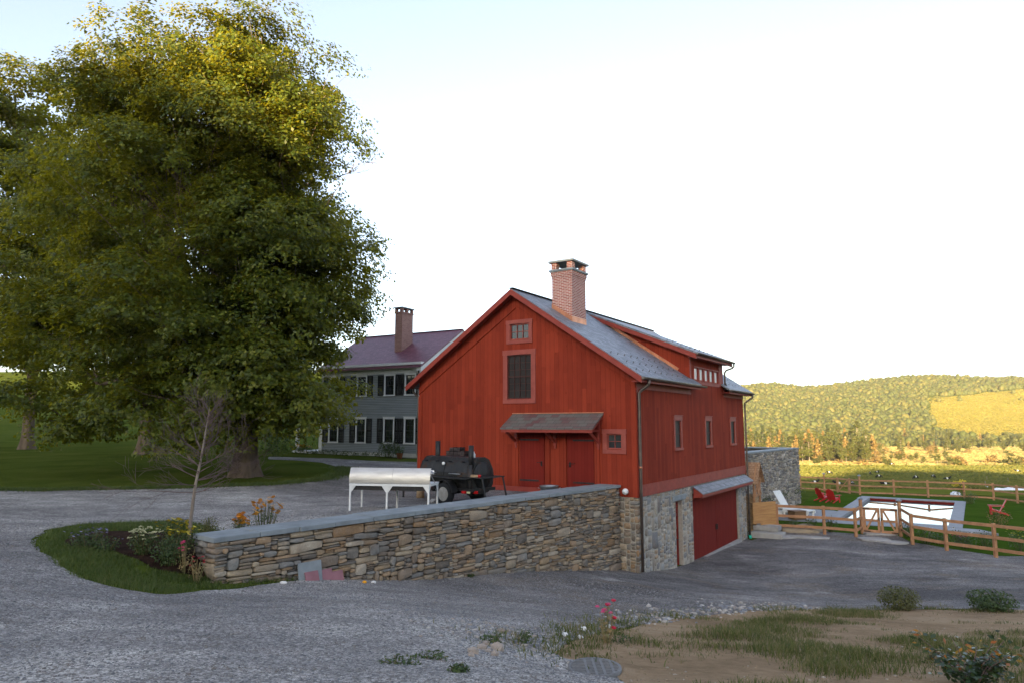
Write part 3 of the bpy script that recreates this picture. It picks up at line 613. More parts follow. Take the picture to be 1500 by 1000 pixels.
# rakes, eaves, frieze, corner boards
m = MB()
for sgn in (-1, 1):
    xe = APX+sgn*(-APX+e)
    for ya, yb in ((y0-.04, y0), (y1, y1+.04)):
        m = MB(); m.prism([(APX, ya, APZ-.035), (xe, ya, rz_(xe)-.035), (xe, ya, rz_(xe)-.26), (APX, ya, APZ-.27)], (0, yb-ya, 0)); m.build('rake_board', 'red_trim', barn_o)
    m = MB(); m.prism([(APX, y0+.002, APZ-.10), (xe, y0+.002, rz_(xe)-.10), (xe, y0+.002, rz_(xe)-.14), (APX, y0+.002, APZ-.14)], (0, .42, 0)); m.build('rake_soffit', 'red_trim', barn_o)
m = MB()
for sgn in (-1, 1):
    xe = APX+sgn*(-APX-.0); o1, o2 = .40, .66
    m.prism([(APX, -.028, APZ-o1), (xe, -.028, rz_(xe)-o1+.02), (xe, -.028, rz_(xe)-o2), (APX, -.028, APZ-o2-.05)], (0, .026, 0))
    m.prism([(APX, -.05, APZ-o2-.01), (xe, -.05, rz_(xe)-o2+.04), (xe, -.05, rz_(xe)-o2-.03), (APX, -.05, APZ-o2-.08)], (0, .048, 0))
m.box(-.2, .025, -.03, -.002, 2.6, 6.45); m.box(-BW_-.025, -BW_+.2, -.03, -.002, 2.3, 6.45)
m.build('gable_trim', 'red', barn_o)
m = MB()
m.box(.002, .03, .0, .2, 2.6, 6.55); m.box(.002, .028, .2, BL_, 2.602, 3.02); m.box(.002, .028, 0, 5.98, 6.56, 6.98); m.box(.002, .028, 10.97, BL_, 6.56, 6.98)
m.box(.028, .05, 0, 5.99, 6.50, 6.56); m.box(.03, .38, y0, 6.3, rz_(e)-.20, rz_(e)-.16); m.box(.03, .38, 10.7, y1, rz_(e)-.20, rz_(e)-.16)
m.box(.36, .40, y0, 6.3, rz_(e)-.22, rz_(e)-.05); m.box(.36, .40, 10.7, y1, rz_(e)-.22, rz_(e)-.05)
m.box(-10.35, -.74, -.035, -.002, 2.31, 2.75); m.box(.002, .025, 6.0, 6.18, 7.05, 8.16); m.box(.002, .025, 10.3, 10.95, 7.05, 8.16); m.box(.002, .03, 6.2, 10.3, 7.0, 7.15)
m.build('trim_board', 'red_trim', barn_o)
# gutters and downspouts
def gutter(ya, yb, x, z):
    pts = []; mb = MB(); n = 8
    vs = []; fs = []
    for y in (ya, yb):
        for r in (.075, .06):
            for k in range(n+1): t = math.pi+math.pi*k/n; vs.append((x+r*math.cos(t), y, z+r*math.sin(t)))
    k1 = n+1
    for k in range(n):
        fs += [(k, k+1, 2*k1+k+1, 2*k1+k), (k1+k, 3*k1+k, 3*k1+k+1, k1+k+1), (k, k1+k, k1+k+1, k+1), (2*k1+k, 2*k1+k+1, 3*k1+k+1, 3*k1+k)]
    mb.add(vs, fs, True)
    for y in (ya, yb): mb.add([(x, y, z)]+[(x+.075*math.cos(math.pi+math.pi*k/n), y, z+.075*math.sin(math.pi+math.pi*k/n)) for k in range(n+1)], [(0, k+1, k+2) for k in range(n)])
    return mb
ez = rz_(e)-.06
gutter(y0-.02, 6.75, e+.06, ez).build('gutter', 'copper_old', barn_o); gutter(10.55, y1+.03, e+.06, ez).build('gutter', 'copper_old', barn_o)
gutter(5.70, 11.45, .42+.06, dz(.42)-.05).build('gutter', 'copper_old', barn_o); gutter(y0-.02, y1, -BW_-e-.06, ez).build('gutter', 'copper_old', barn_o)
def spout(pts, r=.05): MB().tube(pts, r, 10).build('downspout', 'copper_old', barn_o)
spout([(e+.05, .12, ez-.06), (e+.05, .12, ez-.2), (e-.02, .11, ez-.28), (.18, .10, ez-.44), (.09, .09, ez-.54), (.09, .08, 4), (.09, .08, .02)], .055)
spout([(.48, 11.36, dz(.42)-.1), (.48, 11.36, dz(.42)-.24), (.40, 11.32, dz(.42)-.34), (.14, 11.2, dz(.42)-.44), (.07, 11.15, dz(.42)-.56), (.07, 11.12, 7.22), (.12, 11.2, 7.16)], .045)
spout([(e+.05, 14.85, ez-.06), (e+.05, 14.85, ez-.2), (e-.02, 14.82, ez-.28), (.18, 14.72, ez-.44), (.08, 14.68, ez-.54), (.08, 14.68, 2), (.08, 14.68, -.66)])
MB().tube([(.08, 14.68, -.62), (.09, 14.69, -.8)], .075, 10).build('drain_cap', 'green_plastic', barn_o)
spout([(-BW_-e-.05, .12, ez-.06), (-BW_-e-.05, .12, ez-.2), (-BW_-e+.1, .11, ez-.34), (-BW_-.12, .10, ez-.5), (-BW_-.09, .08, 5), (-BW_-.09, .08, 2.5)])
MB().tube([(.09, .08, 3.62), (.09, .08, 3.7)], .065, 10).build('pipe_bracket', 'copper', barn_o)
# windows: casing, sash with muntins, pane
def window(put, h, cas, nxp, nzp, trim, sash, head=.0, meeting=False, glass='glass', sill=True, parent=None, cw=None, dep=.07):
    parent = parent or barn_o; a, b, c, d = h; cw = cw or cas
    def bx(mb, s0, s1, z0, z1, d0, d1):
        P = [put(s, z, dd) for z in (z0, z1) for s, dd in ((s0, d0), (s1, d0), (s1, d1), (s0, d1))]
        return mb.add(P, [(0,3,2,1),(4,5,6,7),(0,1,5,4),(1,2,6,5),(2,3,7,6),(3,0,4,7)])
    m = MB(); p = -.035
    bx(m, a-cw, a+.01, c-.02, d+.0, p, .05); bx(m, b-.01, b+cw, c-.02, d+.0, p, .05); bx(m, a-cw-.02, b+cw+.02, d, d+cas+head, p-.012, .05)
    if head: bx(m, a-cw-.05, b+cw+.05, d+cas+head, d+cas+head+.03, p-.04, .03)
    bx(m, a-cw-(.03 if sill else 0), b+cw+(.03 if sill else 0), c-cas, c-.02, p-(.03 if sill else .004), .05)
    fr = m.build('window', trim, parent, .006)
    m = MB(); s = .045
    bx(m, a+.01, a+s, c, d, .02, dep+.02); bx(m, b-s, b-.01, c, d, .02, dep+.02); bx(m, a+s, b-s, d-s, d-.003, .02, dep+.02); bx(m, a+s, b-s, c+.003, c+s, .02, dep+.02)
    mid = (c+d)/2
    if meeting: bx(m, a+s, b-s, mid-.03, mid+.03, .015, dep+.02)
    for i in range(1, nxp): x = a+s+(b-a-2*s)*i/nxp; bx(m, x-.011, x+.011, c+s, d-s, .035, dep+.01)
    for j in range(1, nzp):
        z = c+s+(d-c-2*s)*j/nzp
        if meeting and abs(z-mid) < .05: continue
        bx(m, a+s, b-s, z-.011, z+.011, .037, dep+.01)
    m.build('sash', sash, fr)
    MB().quad(put(a+.01, c, dep), put(b-.01, c, dep), put(b-.01, d, dep), put(a+.01, d, dep)).build('pane', glass, fr)
    return fr
window(front, W_SM, .16, 3, 2, 'pink_trim', 'pink_trim', 0, False, 'glass', False)
window(front, W_BIG, .20, 4, 6, 'pink_trim', 'sash_dark', .0, True, 'screen', False)
window(front, W_RT, .17, 2, 2, 'pink_trim', 'pink_trim', 0, False, 'glass_dim', False)
for h in SW: window(side, h, .12, 1, 2, 'pink_trim', 'sash_dark', .08, True, 'screen', True, None, None, .04)
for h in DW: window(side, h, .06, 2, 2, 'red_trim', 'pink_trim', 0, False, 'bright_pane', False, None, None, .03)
# canopy over the front doors
m = MB(); cy = -.92
m.prism([(-5.36, -.0, 5.62), (-5.36, cy, 5.06), (-5.36, cy, 5.01), (-5.36, -.0, 5.56)], (4.05, 0, 0)); can = m.build('canopy', 'slate_brown', barn_o)
m = MB(); m.box(-5.33, -1.34, cy+.03, cy+.07, 4.90, 5.005); m.prism([(-5.33, -.0, 5.555), (-5.33, cy+.04, 4.998), (-5.33, cy+.04, 4.92), (-5.33, -.0, 5.46)], (.04, 0, 0)); m.prism([(-1.38, -.0, 5.555), (-1.38, cy+.04, 4.998), (-1.38, cy+.04, 4.92), (-1.38, -.0, 5.46)], (.04, 0, 0))
m.box(-5.33, -1.34, -.05, -.004, 5.38, 5.5); m.build('fascia', 'red_trim', can)
m = MB(); m.box(-5.37, -1.30, -.03, -.003, 5.625, 5.66); m.build('flashing', 'copper', can)
for x in (-5.16, -3.36, -1.5):
    m = MB(); m.box(x-.05, x+.05, -.11, -.004, 4.38, 5.42); m.bar((x, -.06, 4.52), (x, cy+.1, 4.93), .07, .09); m.bar((x, -.0, 4.97), (x, cy+.06, 4.97), .07, .09); m.box(x-.035, x+.035, -.09, -.02, 4.28, 4.38); m.build('bracket', 'red_trim', can)
for a, b, hs in ((-4.98, -3.86, 1), (-2.84, -1.72, -1)):
    m = MB().box(a, b, -.045, -.004, 2.76, 4.86); d = m.build('door', 'red_door', barn_o)
    for z in (4.60, 3.02):
        MB().box(a-.02 if hs > 0 else a+.25, a+.87 if hs > 0 else b+.02, -.058, -.046, z-.03, z+.03).build('hinge', 'iron', d)
    xh = b-.12 if hs > 0 else a+.12
    m = MB(); m.box(xh-.03, xh+.03, -.06, -.046, 3.58, 3.78); m.tube([(xh, -.05, 3.74), (xh, -.11, 3.72), (xh, -.11, 3.62), (xh, -.05, 3.6)], .012, 6); m.tube([(xh-.22*hs, -.055, 3.72), (xh, -.055, 3.71)], .012, 6); m.build('handle', 'iron', d)
m = MB()
for x in (-5.16, -3.72, -2.98, -1.58): MB().box(x-.1, x+.1, -.055, -.003, 2.755, 4.9).build('door_casing', 'red', barn_o)
m = MB(); m.lathe([(.0, -.22), (.06, -.205), (.10, -.16), (.115, -.10), (.10, -.05), (.06, -.03), (.06, -.003)], (-.44, 0, 2.80), 20, 'y'); m.build('lamp', 'whiteglobe', barn_o)
# chimney
cx0, cx1, cy0, cy1 = -4.16, -3.22, 1.19, 2.42
m = MB().box(cx0, cx1, cy0, cy1, 9.0, 11.48); ch = m.build('chimney', 'brick', barn_o)
m = MB(); m.box(cx0-.02, cx1+.02, cy0-.02, cy1+.02, 11.28, 11.36); m.box(cx0-.045, cx1+.045, cy0-.045, cy1+.045, 11.36, 11.52); m.box(cx0-.02, cx0+.22, cy0-.02, cy0+.24, 11.62, 11.90); m.box(cx1-.22, cx1+.02, cy0-.02, cy0+.24, 11.62, 11.90); m.box(cx0-.02, cx0+.22, cy1-.24, cy1+.02, 11.62, 11.90); m.box(cx1-.22, cx1+.02, cy1-.24, cy1+.02, 11.62, 11.90)
m.build('chimney_corbel', 'brick', ch)
m = MB().box(cx0-.1, cx1+.1, cy0-.1, cy1+.1, 11.525, 11.615); m.box(cx0-.12, cx1+.12, cy0-.12, cy1+.12, 11.905, 11.99); m.build('chimney_cap', 'cap', ch, .01)
m = MB()
for yy in (cy0-.012, cy1+.012): m.prism([(cx0-.02, yy, rz_(cx0)+.20), (cx1+.012, yy, rz_(cx1)+.20), (cx1+.012, yy, rz_(cx1)-.05), (cx0-.02, yy, rz_(cx0)-.05)], (0, .008, 0))
m.box(cx1+.003, cx1+.014, cy0-.02, cy1+.02, rz_(cx1)-.05, rz_(cx1)+.22); m.build('chimney_flashing', 'copper', ch)
# snow guards on the roofs
m = MB(); m.add([(0, -.035, 0), (0, .035, 0), (.03, .035, .07), (.03, -.035, .07)], [(0, 1, 2, 3)]); m.box(-.12, .02, -.012, .012, .0, .012)
g0 = None
def guard(x, y, z):
    global g0
    if g0 is None:
        g0 = m.build('snow_guard', 'copper_old', roof); o = g0
    else: o = g0.copy(); COL.objects.link(o)
    o.location = (x, y, z)
for r_, off in ((.35, .0), (.85, .3), (1.35, .0)):
    for k in range(10):
        y = -.1+k*.62+off
        if y < 5.6-r_*.0: guard(e-r_, y, rz_(e-r_)+.005)
for r_ in (.4, .9):
    for k in range(6): guard(e-r_, 11.4+k*.6+(.3 if r_ > .5 else 0), rz_(e-r_)+.005)
for r_ in (.4, .9, 1.4):
    for k in range(8): guard(.42-r_, 6.0+k*.66+(.33 if r_ == .9 else 0), dz(.42-r_)+.005)
# stone base, man door, garage doors
def pack(L, zlo, zhi, rng, wr, hr, cell=.02, big=.06, minh=.03):
    n = int(round(L/cell)); Hh = np.array([zlo((i+.5)*cell) for i in range(n)]); top = np.array([zhi((i+.5)*cell) for i in range(n)]); out = []
    for _ in range(20000):
        gap = top-Hh; act = gap > minh*.6
        if not act.any(): break
        i = int(np.argmin(np.where(act, Hh, 1e9))); base = Hh[i]
        a = i
        while a > 0 and abs(Hh[a-1]-base) < .02 and act[a-1]: a -= 1
        b = i
        while b < n-1 and abs(Hh[b+1]-base) < .02 and act[b+1]: b += 1
        free = b-a+1; isbig = rng.random() < big
        wv = rng.uniform(*wr)*(1.5 if isbig else 1); h = rng.uniform(*hr)**1*(2.3 if isbig else 1)
        if rng.random() < .3: h *= .6
        k = max(3, int(wv/cell))
        if free-k < wr[0]/cell: k = free
        if k > 2.2*wr[1]/cell: k = free//2
        st = a if rng.random() < .5 else b-k+1
        st = max(a, st)
        tz = top[st:st+k].min(); bz = Hh[st:st+k].max()
        if bz+h > tz-minh: h = max(tz-bz, .012)
        out.append((st*cell, (st+k)*cell, Hh[st:st+k].min(), bz+h)); Hh[st:st+k] = bz+h
    return out
def stone_mesh(rects, put, rng, gap=.007, prot=.035, back=.14, edge=.02, rag=.16, tilt=1.):
    V = []; Fc = []
    for a, b, c, d in rects:
        a += gap; b -= gap; c += gap*.8; d -= gap*.8
        if b-a < .015 or d-c < .008: continue
        wv, h = b-a, d-c; e_ = min(edge, .25*h, .25*wv); p = rng.uniform(-prot, prot*.4)
        j = lambda s: rng.uniform(0, s)
        cut = min(.22*h, .03, .2*wv); sl = rng.uniform(-.045, .045)*tilt
        ring = [(a+j(cut), c+j(h*rag)), (a+wv*rng.uniform(.3, .7), c+j(h*.05)), (b-j(cut), c+j(h*rag)), (b-j(wv*.03), c+h*rng.uniform(.3, .7)), (b-j(cut), d-j(h*rag)), (a+wv*rng.uniform(.3, .7), d-j(h*.05)), (a+j(cut), d-j(h*rag)), (a+j(wv*.03), c+h*rng.uniform(.3, .7))]
        mx, mz = (a+b)/2, (c+d)/2; o = len(V); ring = [(s, z+(s-mx)*sl) for s, z in ring]
        tl = rng.uniform(-.012, .012); tk = rng.uniform(-.012, .012)
        for s, z in ring: V.append(put(s, z, back))
        for s, z in ring: V.append(put(s, z, p+e_*.8))
        for s, z in ring:
            fs = 1-2*e_/wv; fz = 1-2*e_/h; V.append(put(mx+(s-mx)*max(fs, .4), mz+(z-mz)*max(fz, .4), p+tl*(s-mx)/wv*2+tk*(z-mz)/h*2+rng.uniform(-.004, .004)))
        V.append(put(mx, mz, p-rng.uniform(-.004, .008)))
        for k in range(8):
            q = (k+1) % 8
            Fc += [(o+k, o+q, o+8+q), (o+k, o+8+q, o+8+k), (o+8+k, o+8+q, o+16+q), (o+8+k, o+16+q, o+16+k), (o+16+k, o+16+q, o+24)]
    return V, Fc
SH = [(3.86, 4.68, -1.2, 2.12), (5.95, 13.15, -1.2, 2.25)]
rr = random.Random(3)
def base_rects():
    out = []
    for a, b, z0, z1 in ((0, 3.86, -1.2, 2.6), (4.68, 5.95, -1.2, 2.6), (13.15, 14.6, -1.2, 2.6), (3.5, 5.0, 2.32, 2.6)):
        hi = (lambda s: 2.6)
        if (a, b) == (0, 3.86): hi = lambda s: 2.6 if s < 3.5 else 2.10
        if (a, b) == (4.68, 5.95): hi = lambda s: 2.6 if s > .32 else 2.10
        if a == 3.5: out += [(p+a, q+a, r, s) for p, q, r, s in pack(b-a, lambda s: 2.34, lambda s: 2.6, rr, (.15, .4), (.08, .16))]; continue
        out += [(p+a, q+a, r, s) for p, q, r, s in pack(b-a, lambda s: z0, hi, rr, (.16, .48), (.12, .30), .02, .12)]
    return out
V, Fc = stone_mesh(base_rects(), lambda s, z, d: (-d-.02, s, z), rr, .014, .012, .10, .02, .22)
base = mesh_np('stone_base', V, Fc, 'base_stone', barn_o)
m = MB(); wall_panel(m, 0.02, 14.6, -1.3, 2.6, [(3.88, 4.66, -1.3, 2.1), (5.97, 13.13, -1.3, 2.25)], lambda s, z, d: (-d-.035, s, z), (), .45); m.box(-.9, -.045, .03, .10, -.6, 2.598); m.build('mortar', 'mortar', base, recalc=False)
V, Fc = stone_mesh([(p-.75, q-.75, r, s) for p, q, r, s in pack(.75, lambda s: -.4, lambda s: 2.6, rr, (.14, .34), (.10, .26))], lambda s, z, d: (s, d, z), rr, .012, .02, .2)
mesh_np('corner_stone', V, Fc, 'wall_stone', base)
MB().box(-.22, .03, 3.52, 5.0, 2.13, 2.33).build('lintel', 'cap', base, .02)
m = MB().box(-.30, -.26, 3.9, 4.64, -.7, 1.44); dr = m.build('door', 'red_door', barn_o); MB().tube([(-.26, 4.5, .5), (-.2, 4.5, .5), (-.2, 4.55, .5)], .02, 8).build('handle', 'iron', dr)
m = MB(); m.box(-.30, -.22, 3.9, 4.64, 1.44, 1.55); m.box(-.30, -.22, 3.9, 4.64, 2.03, 2.09); m.box(-.30, -.22, 3.88, 3.94, -.7, 2.1); m.box(-.30, -.22, 4.6, 4.66, -.7, 2.1)
for k in range(6): z = 1.60+k*.075; m.prism([(-.30, 3.94, z+.05), (-.22, 3.94, z), (-.22, 3.94, z+.015), (-.30, 3.94, z+.065)], (0, .66, 0))
m.build('louver', 'red_trim', barn_o)
for a, b in ((5.99, 9.545), (9.575, 13.11)):
    m = MB().box(-.20, -.14, a, b, -.68, 2.24); d = m.build('garage_door', 'red_door', barn_o)
    MB().box(-.139, -.10, (b-.1) if a < 7 else a+.06, (b-.06) if a < 7 else a+.1, .3, .55).build('handle', 'iron', d)
MB().box(-.19, -.155, 9.52, 9.60, -.6, 2.2).build('door_gap', 'blackpaint', barn_o)
m = MB().box(-.4, .04, 5.9, 13.2, -1.3, -.62); m.build('threshold', 'flag', barn_o, .01)
m = MB(); m.prism([(.03, 5.9, 2.56), (.46, 5.9, 2.27), (.46, 5.9, 2.23), (.03, 5.9, 2.52)], (0, 8.45, 0)); pr = m.build('pent_roof', 'slate', barn_o)
m = MB(); m.prism([(.03, 5.93, 2.51), (.43, 5.93, 2.235), (.43, 5.93, 2.14), (.03, 5.93, 2.06)], (0, .05, 0)); m.prism([(.03, 14.27, 2.51), (.43, 14.27, 2.235), (.43, 14.27, 2.14), (.03, 14.27, 2.06)], (0, .05, 0)); m.box(.40, .44, 5.985, 14.265, 2.13, 2.225); m.box(.03, .40, 5.99, 14.26, 2.07, 2.10); m.build('fascia', 'red_trim', pr)
m = MB().box(-BW_-1.2, -BW_-.02, 2.2, 3.9, 4.95, 5.0); m.prism([(-BW_-.02, 2.1, 5.35), (-BW_-1.1, 2.1, 4.98), (-BW_-1.1, 2.1, 4.9), (-BW_-.02, 2.1, 5.27)], (0, 1.9, 0)); m.build('side_canopy', 'red_trim', barn_o)
m = MB(); m.bar((-BW_-.02, 2.3, 4.4), (-BW_-.85, 2.3, 4.92), .07, .09); m.bar((-BW_-.02, 3.8, 4.4), (-BW_-.85, 3.8, 4.92), .07, .09); m.build('canopy_bracket', 'red_trim', barn_o)

# ------------------------------------------------------------------ dry stone wall with bluestone caps
RW = math.atan2(WD[1], WD[0])
wall_o = thing('stone_wall', 'low dry stone wall with bluestone caps beside the gravel driveway', 'stone wall', tuple(N0), RW)
def low(s): p = N0+WD*s-WL*.12; return gz(p[0], p[1])-.12
rr = random.Random(12); CT = 2.915
_ls = np.array([low(k*.2) for k in range(80)]); lowi = lambda s: float(np.interp(s, np.arange(80)*.2, _ls))
V, Fc = stone_mesh(pack(WLEN-.04, lowi, lambda s: CT, rr, (.10, .62), (.035, .125), .02, .16), lambda s, z, d: (s, d, z), rr, .0062, .05, .22, .011, .24)
wst = mesh_np('ledge_stone', V, Fc, 'wall_stone', wall_o)
V, Fc = stone_mesh(pack(.8, lambda s: 1.95, lambda s: CT, rr, (.2, .5), (.07, .16)), lambda s, z, d: (d-.02, s, z), rr, .006, .04, .22); mesh_np('end_stone', V, Fc, 'wall_stone', wall_o)
V, Fc = stone_mesh(pack(WLEN-.04, lambda s: 2.35, lambda s: CT, rr, (.2, .5), (.06, .16)), lambda s, z, d: (s, .8-d, z), rr, .006, .03, .15); mesh_np('back_stone', V, Fc, 'wall_stone', wall_o)
MB().box(.09, WLEN-.03, .1, .7, -.6, CT-.01).build('core', 'core', wall_o)
s = -.06; k = 0; edges = [-.06, .92, 1.85, 2.75, 3.85, 5.15, 6.2, 7.3, 8.6, 9.6, 10.8, 12.1, 13.3, 14.2, WLEN-.02]
for a, b in zip(edges[:-1], edges[1:]):
    t = .105+rr.uniform(-.012, .012); ov = .05+rr.uniform(-.012, .02); z = 2.92+rr.uniform(-.004, .004)
    m = MB(); n_ = 5; fr_ = [(a+.006+(b-a-.012)*i/n_, -ov+rr.uniform(-.010, .010)) for i in range(n_+1)]; bk = [(b-.006-(b-a-.012)*i/n_, .82+rr.uniform(-.02, .02)) for i in range(n_+1)]
    m.prism([(x, y, z) for x, y in fr_+bk], (0, 0, t)); m.build('cap_stone', 'cap', wall_o, .012)
# ------------------------------------------------------------------ tall stone wall behind the barn
RB = math.atan2(BWD[1], BWD[0]); BLEN = float(np.linalg.norm(BW1-BW0))
tall = thing('stone_wall', 'tall fieldstone retaining wall beyond the barn above the pool lawn', 'stone wall', tuple(BW0), RB)
rr = random.Random(21); TT = 3.42
V, Fc = stone_mesh(pack(BLEN, lambda s: -.5, lambda s: TT, rr, (.16, .5), (.07, .2), .03, .1), lambda s, z, d: (s, d, z), rr, .011, .05, .2, .03)
mesh_np('fieldstone', V, Fc, 'far_stone', tall)
V, Fc = stone_mesh(pack(9, lambda s: -.8, lambda s: TT, rr, (.3, .8), (.14, .3), .05), lambda s, z, d: (BLEN-d, s, z), rr, .011, .05, .2, .03)
mesh_np('return_stone', V, Fc, 'far_stone', tall)
m = MB(); m.box(0, BLEN-.12, .1, .75, -1, TT-.02); m.box(BLEN-.7, BLEN-.12, .75, 9, -1, TT-.02); m.build('core', 'core', tall)
s = 0
while s < BLEN:
    L_ = min(rr.uniform(1., 1.7), BLEN-s+.05); MB().box(s+.008, s+L_-.008, -.04, .85, TT+.002, TT+.09+rr.uniform(-.008, .008)).build('cap_stone', 'cap', tall, .012); s += L_
MB().box(BLEN-.8, BLEN+.05, .86, 9, TT+.004, TT+.092).build('cap_stone', 'cap', tall, .012)

# ------------------------------------------------------------------ grey clapboard house
HAZ = rad(-60.5); HR = np.array([-math.sin(HAZ), -math.cos(HAZ), 0.]); HBk = np.array([math.cos(HAZ), -math.sin(HAZ), 0.])   # to the right along the front, to the back
HC = aty(613, 669, 45.0); HC[2] = 3.0
house = thing('farmhouse', 'two storey grey clapboard farmhouse with black shutters and purple slate roof', 'house', tuple(HC), math.atan2(HR[1], HR[0]))
def hx(x, y): q = onplane(x, y, HC, HBk)-HC; return float(q @ HR), float(q[2])+HC[2]-HC[2]
hz = lambda x, y: float(onplane(x, y, HC, HBk)[2])-HC[2]
HL = 13.5; LX = -8.75
e_z = hz(612, 533); f_z = hz(612, 545)
fput = lambda s, z, d: (s, d, z)
wins = []
w1t, w1b = hz(570, 611), hz(570, 649); w2t, w2b = hz(570, 547.5), hz(570, 579)
for xp in (488.5, 528.5, 569.5, 600): 
    c = hx(xp, 630)[0]
    for t_, b_ in ((w1t, w1b), (w2t, w2b)): wins.append((c-.38, c+.38, b_+.08, t_-.1))
m = wall_panel(MB(), LX, 0, .32, f_z, wins, fput); m.build('wall', 'grey_clap', house, recalc=False)
m = MB(); HP = 9.0; HSL = .60; HA = e_z+.12+HSL*(HP/2)
wall_panel(m, 0, HP, .32, HA, [], lambda s, z, d: (0, s, z), [(HSL, 1, HA-.1+HSL*HP/2), (-HSL, 1, HA-.1-HSL*HP/2)])
wall_panel(m, 0, HP, .32, HA, [], lambda s, z, d: (LX, s, z), [(HSL, 1, HA-.1+HSL*HP/2), (-HSL, 1, HA-.1-HSL*HP/2)]); m.quad((LX, HP, .3), (0, HP, .3), (0, HP, e_z), (LX, HP, e_z))
m.build('wall', 'grey_clap', house, recalc=False)
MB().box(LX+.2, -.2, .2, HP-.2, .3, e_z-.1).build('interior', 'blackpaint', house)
m = MB(); m.box(LX-.02, .02, -.025, -.002, f_z, e_z); m.box(LX-.35, .35, -.36, .0, e_z-.02, e_z+.14); m.box(LX-.3, .3, -.28, -.03, e_z-.14, e_z-.025); m.box(-.16, .03, -.03, -.003, .32, f_z-.003); m.box(LX-.03, LX+.16, -.03, -.003, .32, f_z-.003)
for s_ in (-1, 1): 
    yc = HP/2; m.prism([(.0, yc, HA-.1), (.0, yc+s_*(yc+.36), HA-.1-HSL*(yc+.36)), (.0, yc+s_*(yc+.36), HA-.34-HSL*(yc+.36)), (.0, yc, HA-.5)], (.34, 0, 0)); m.prism([(.003, yc, HA-.5), (.003, yc+s_*yc, HA-.45-HSL*yc), (.003, yc+s_*yc, HA-.8-HSL*yc), (.003, yc, HA-.85)], (.05, 0, 0))
m.build('cornice', 'white', house)
m = MB(); m.box(LX-.04, .04, -.045, HP, .06, .31); m.build('water_table', 'offwhite', house); MB().box(LX, 0, -.01, HP, -.6, .055).build('foundation', 'far_stone', house)
m = MB()
for s_ in (-1, 1): 
    yc = HP/2; m.prism([(LX-.42, yc, HA+.0), (LX-.42, yc+s_*(yc+.42), HA-HSL*(yc+.42)), (LX-.42, yc+s_*(yc+.42), HA-.1-HSL*(yc+.42)), (LX-.42, yc, HA-.1)], (-LX+.82, 0, 0))
rf = m.build('roof', 'slate_purple', house); MB().bar((LX-.42, HP/2, HA+.01), (.4, HP/2, HA+.01), .22, .03).build('ridge_cap', 'iron', rf)
for h in wins:
    fr = window(fput, h, .10, 2, 4, 'white', 'iron', .04, True, 'glass', True, house, .09)
    for a in (h[0]-.62, h[1]+.14):
        m = MB(); z0, z1 = h[2]-.06, h[3]+.05
        m.box(a, a+.07, -.06, -.02, z0, z1); m.box(a+.41, a+.48, -.06, -.02, z0, z1); m.box(a+.07, a+.41, -.06, -.02, z0, z0+.09); m.box(a+.07, a+.41, -.06, -.02, z1-.09, z1); m.box(a+.07, a+.41, -.06, -.02, (z0+z1)/2-.04, (z0+z1)/2+.04)
        zz = z0+.1
        while zz < z1-.1: m.prism([(a+.07, -.03, zz+.03), (a+.07, -.055, zz), (a+.07, -.05, zz), (a+.07, -.025, zz+.03)], (.34, 0, 0)); zz += .06
        m.build('shutter', 'shutter', fr)
nC = np.array([0, 0, 1.])  # chimney on the front slope
xc0, xc1 = hx(577, 525)[0], hx(588.5, 525)[0]
def roofy(xp, yp):
    n = HBk*(-HSL)+nC; P0 = HC+HBk*(HP/2)+nC*HA; q = onplane(xp, yp, P0, n)-HC; return float(q @ HR), float(q @ HBk), float(q[2])
qx, qy, qz = roofy(588, 515)
m = MB().box(qx-.62, qx, qy, qy+1.25, qz-1, HA+1.05); hc = m.build('chimney', 'brick_old', house)
m = MB(); tp = HA+1.05
m.box(qx-.66, qx+.04, qy-.04, qy+1.29, tp, tp+.10)
for a, b in ((qx-.64, qy-.02), (qx-.16, qy-.02), (qx-.64, qy+1.09), (qx-.16, qy+1.09), (qx-.16, qy+.53), (qx-.64, qy+.53)): m.box(a, a+.18, b, b+.18, tp+.1, tp+.36)
m.build('chimney_corbel', 'brick_old', hc); MB().box(qx-.70, qx+.08, qy-.08, qy+1.33, tp+.365, tp+.44).build('chimney_cap', 'cap', hc)
MB().tube([(-.02, -.12, e_z), (-.02, -.1, 3), (-.02, -.1, .2)], .05, 8).build('downspout', 'copper_old', house)
# porch at the house's far end
m = MB()
for x, y in ((LX-2.6, .3), (LX-.3, .3)): MB().box(x-.09, x+.09, y-.09, y+.09, .3, 3.0).build('porch_post', 'white', house)
m = MB(); m.box(LX-2.9, LX-.05, .0, 5, 3.0, 3.3); m.box(LX-2.9, LX-.05, .1, 5, .1, .3); m.build('porch', 'white', house)
m = MB(); m.prism([(LX-3.1, -.2, 3.32), (LX-.05, -.2, 4.1), (LX-.05, -.2, 4.02), (LX-3.1, -.2, 3.24)], (0, 5.4, 0)); m.build('porch_roof', 'slate_purple', house)
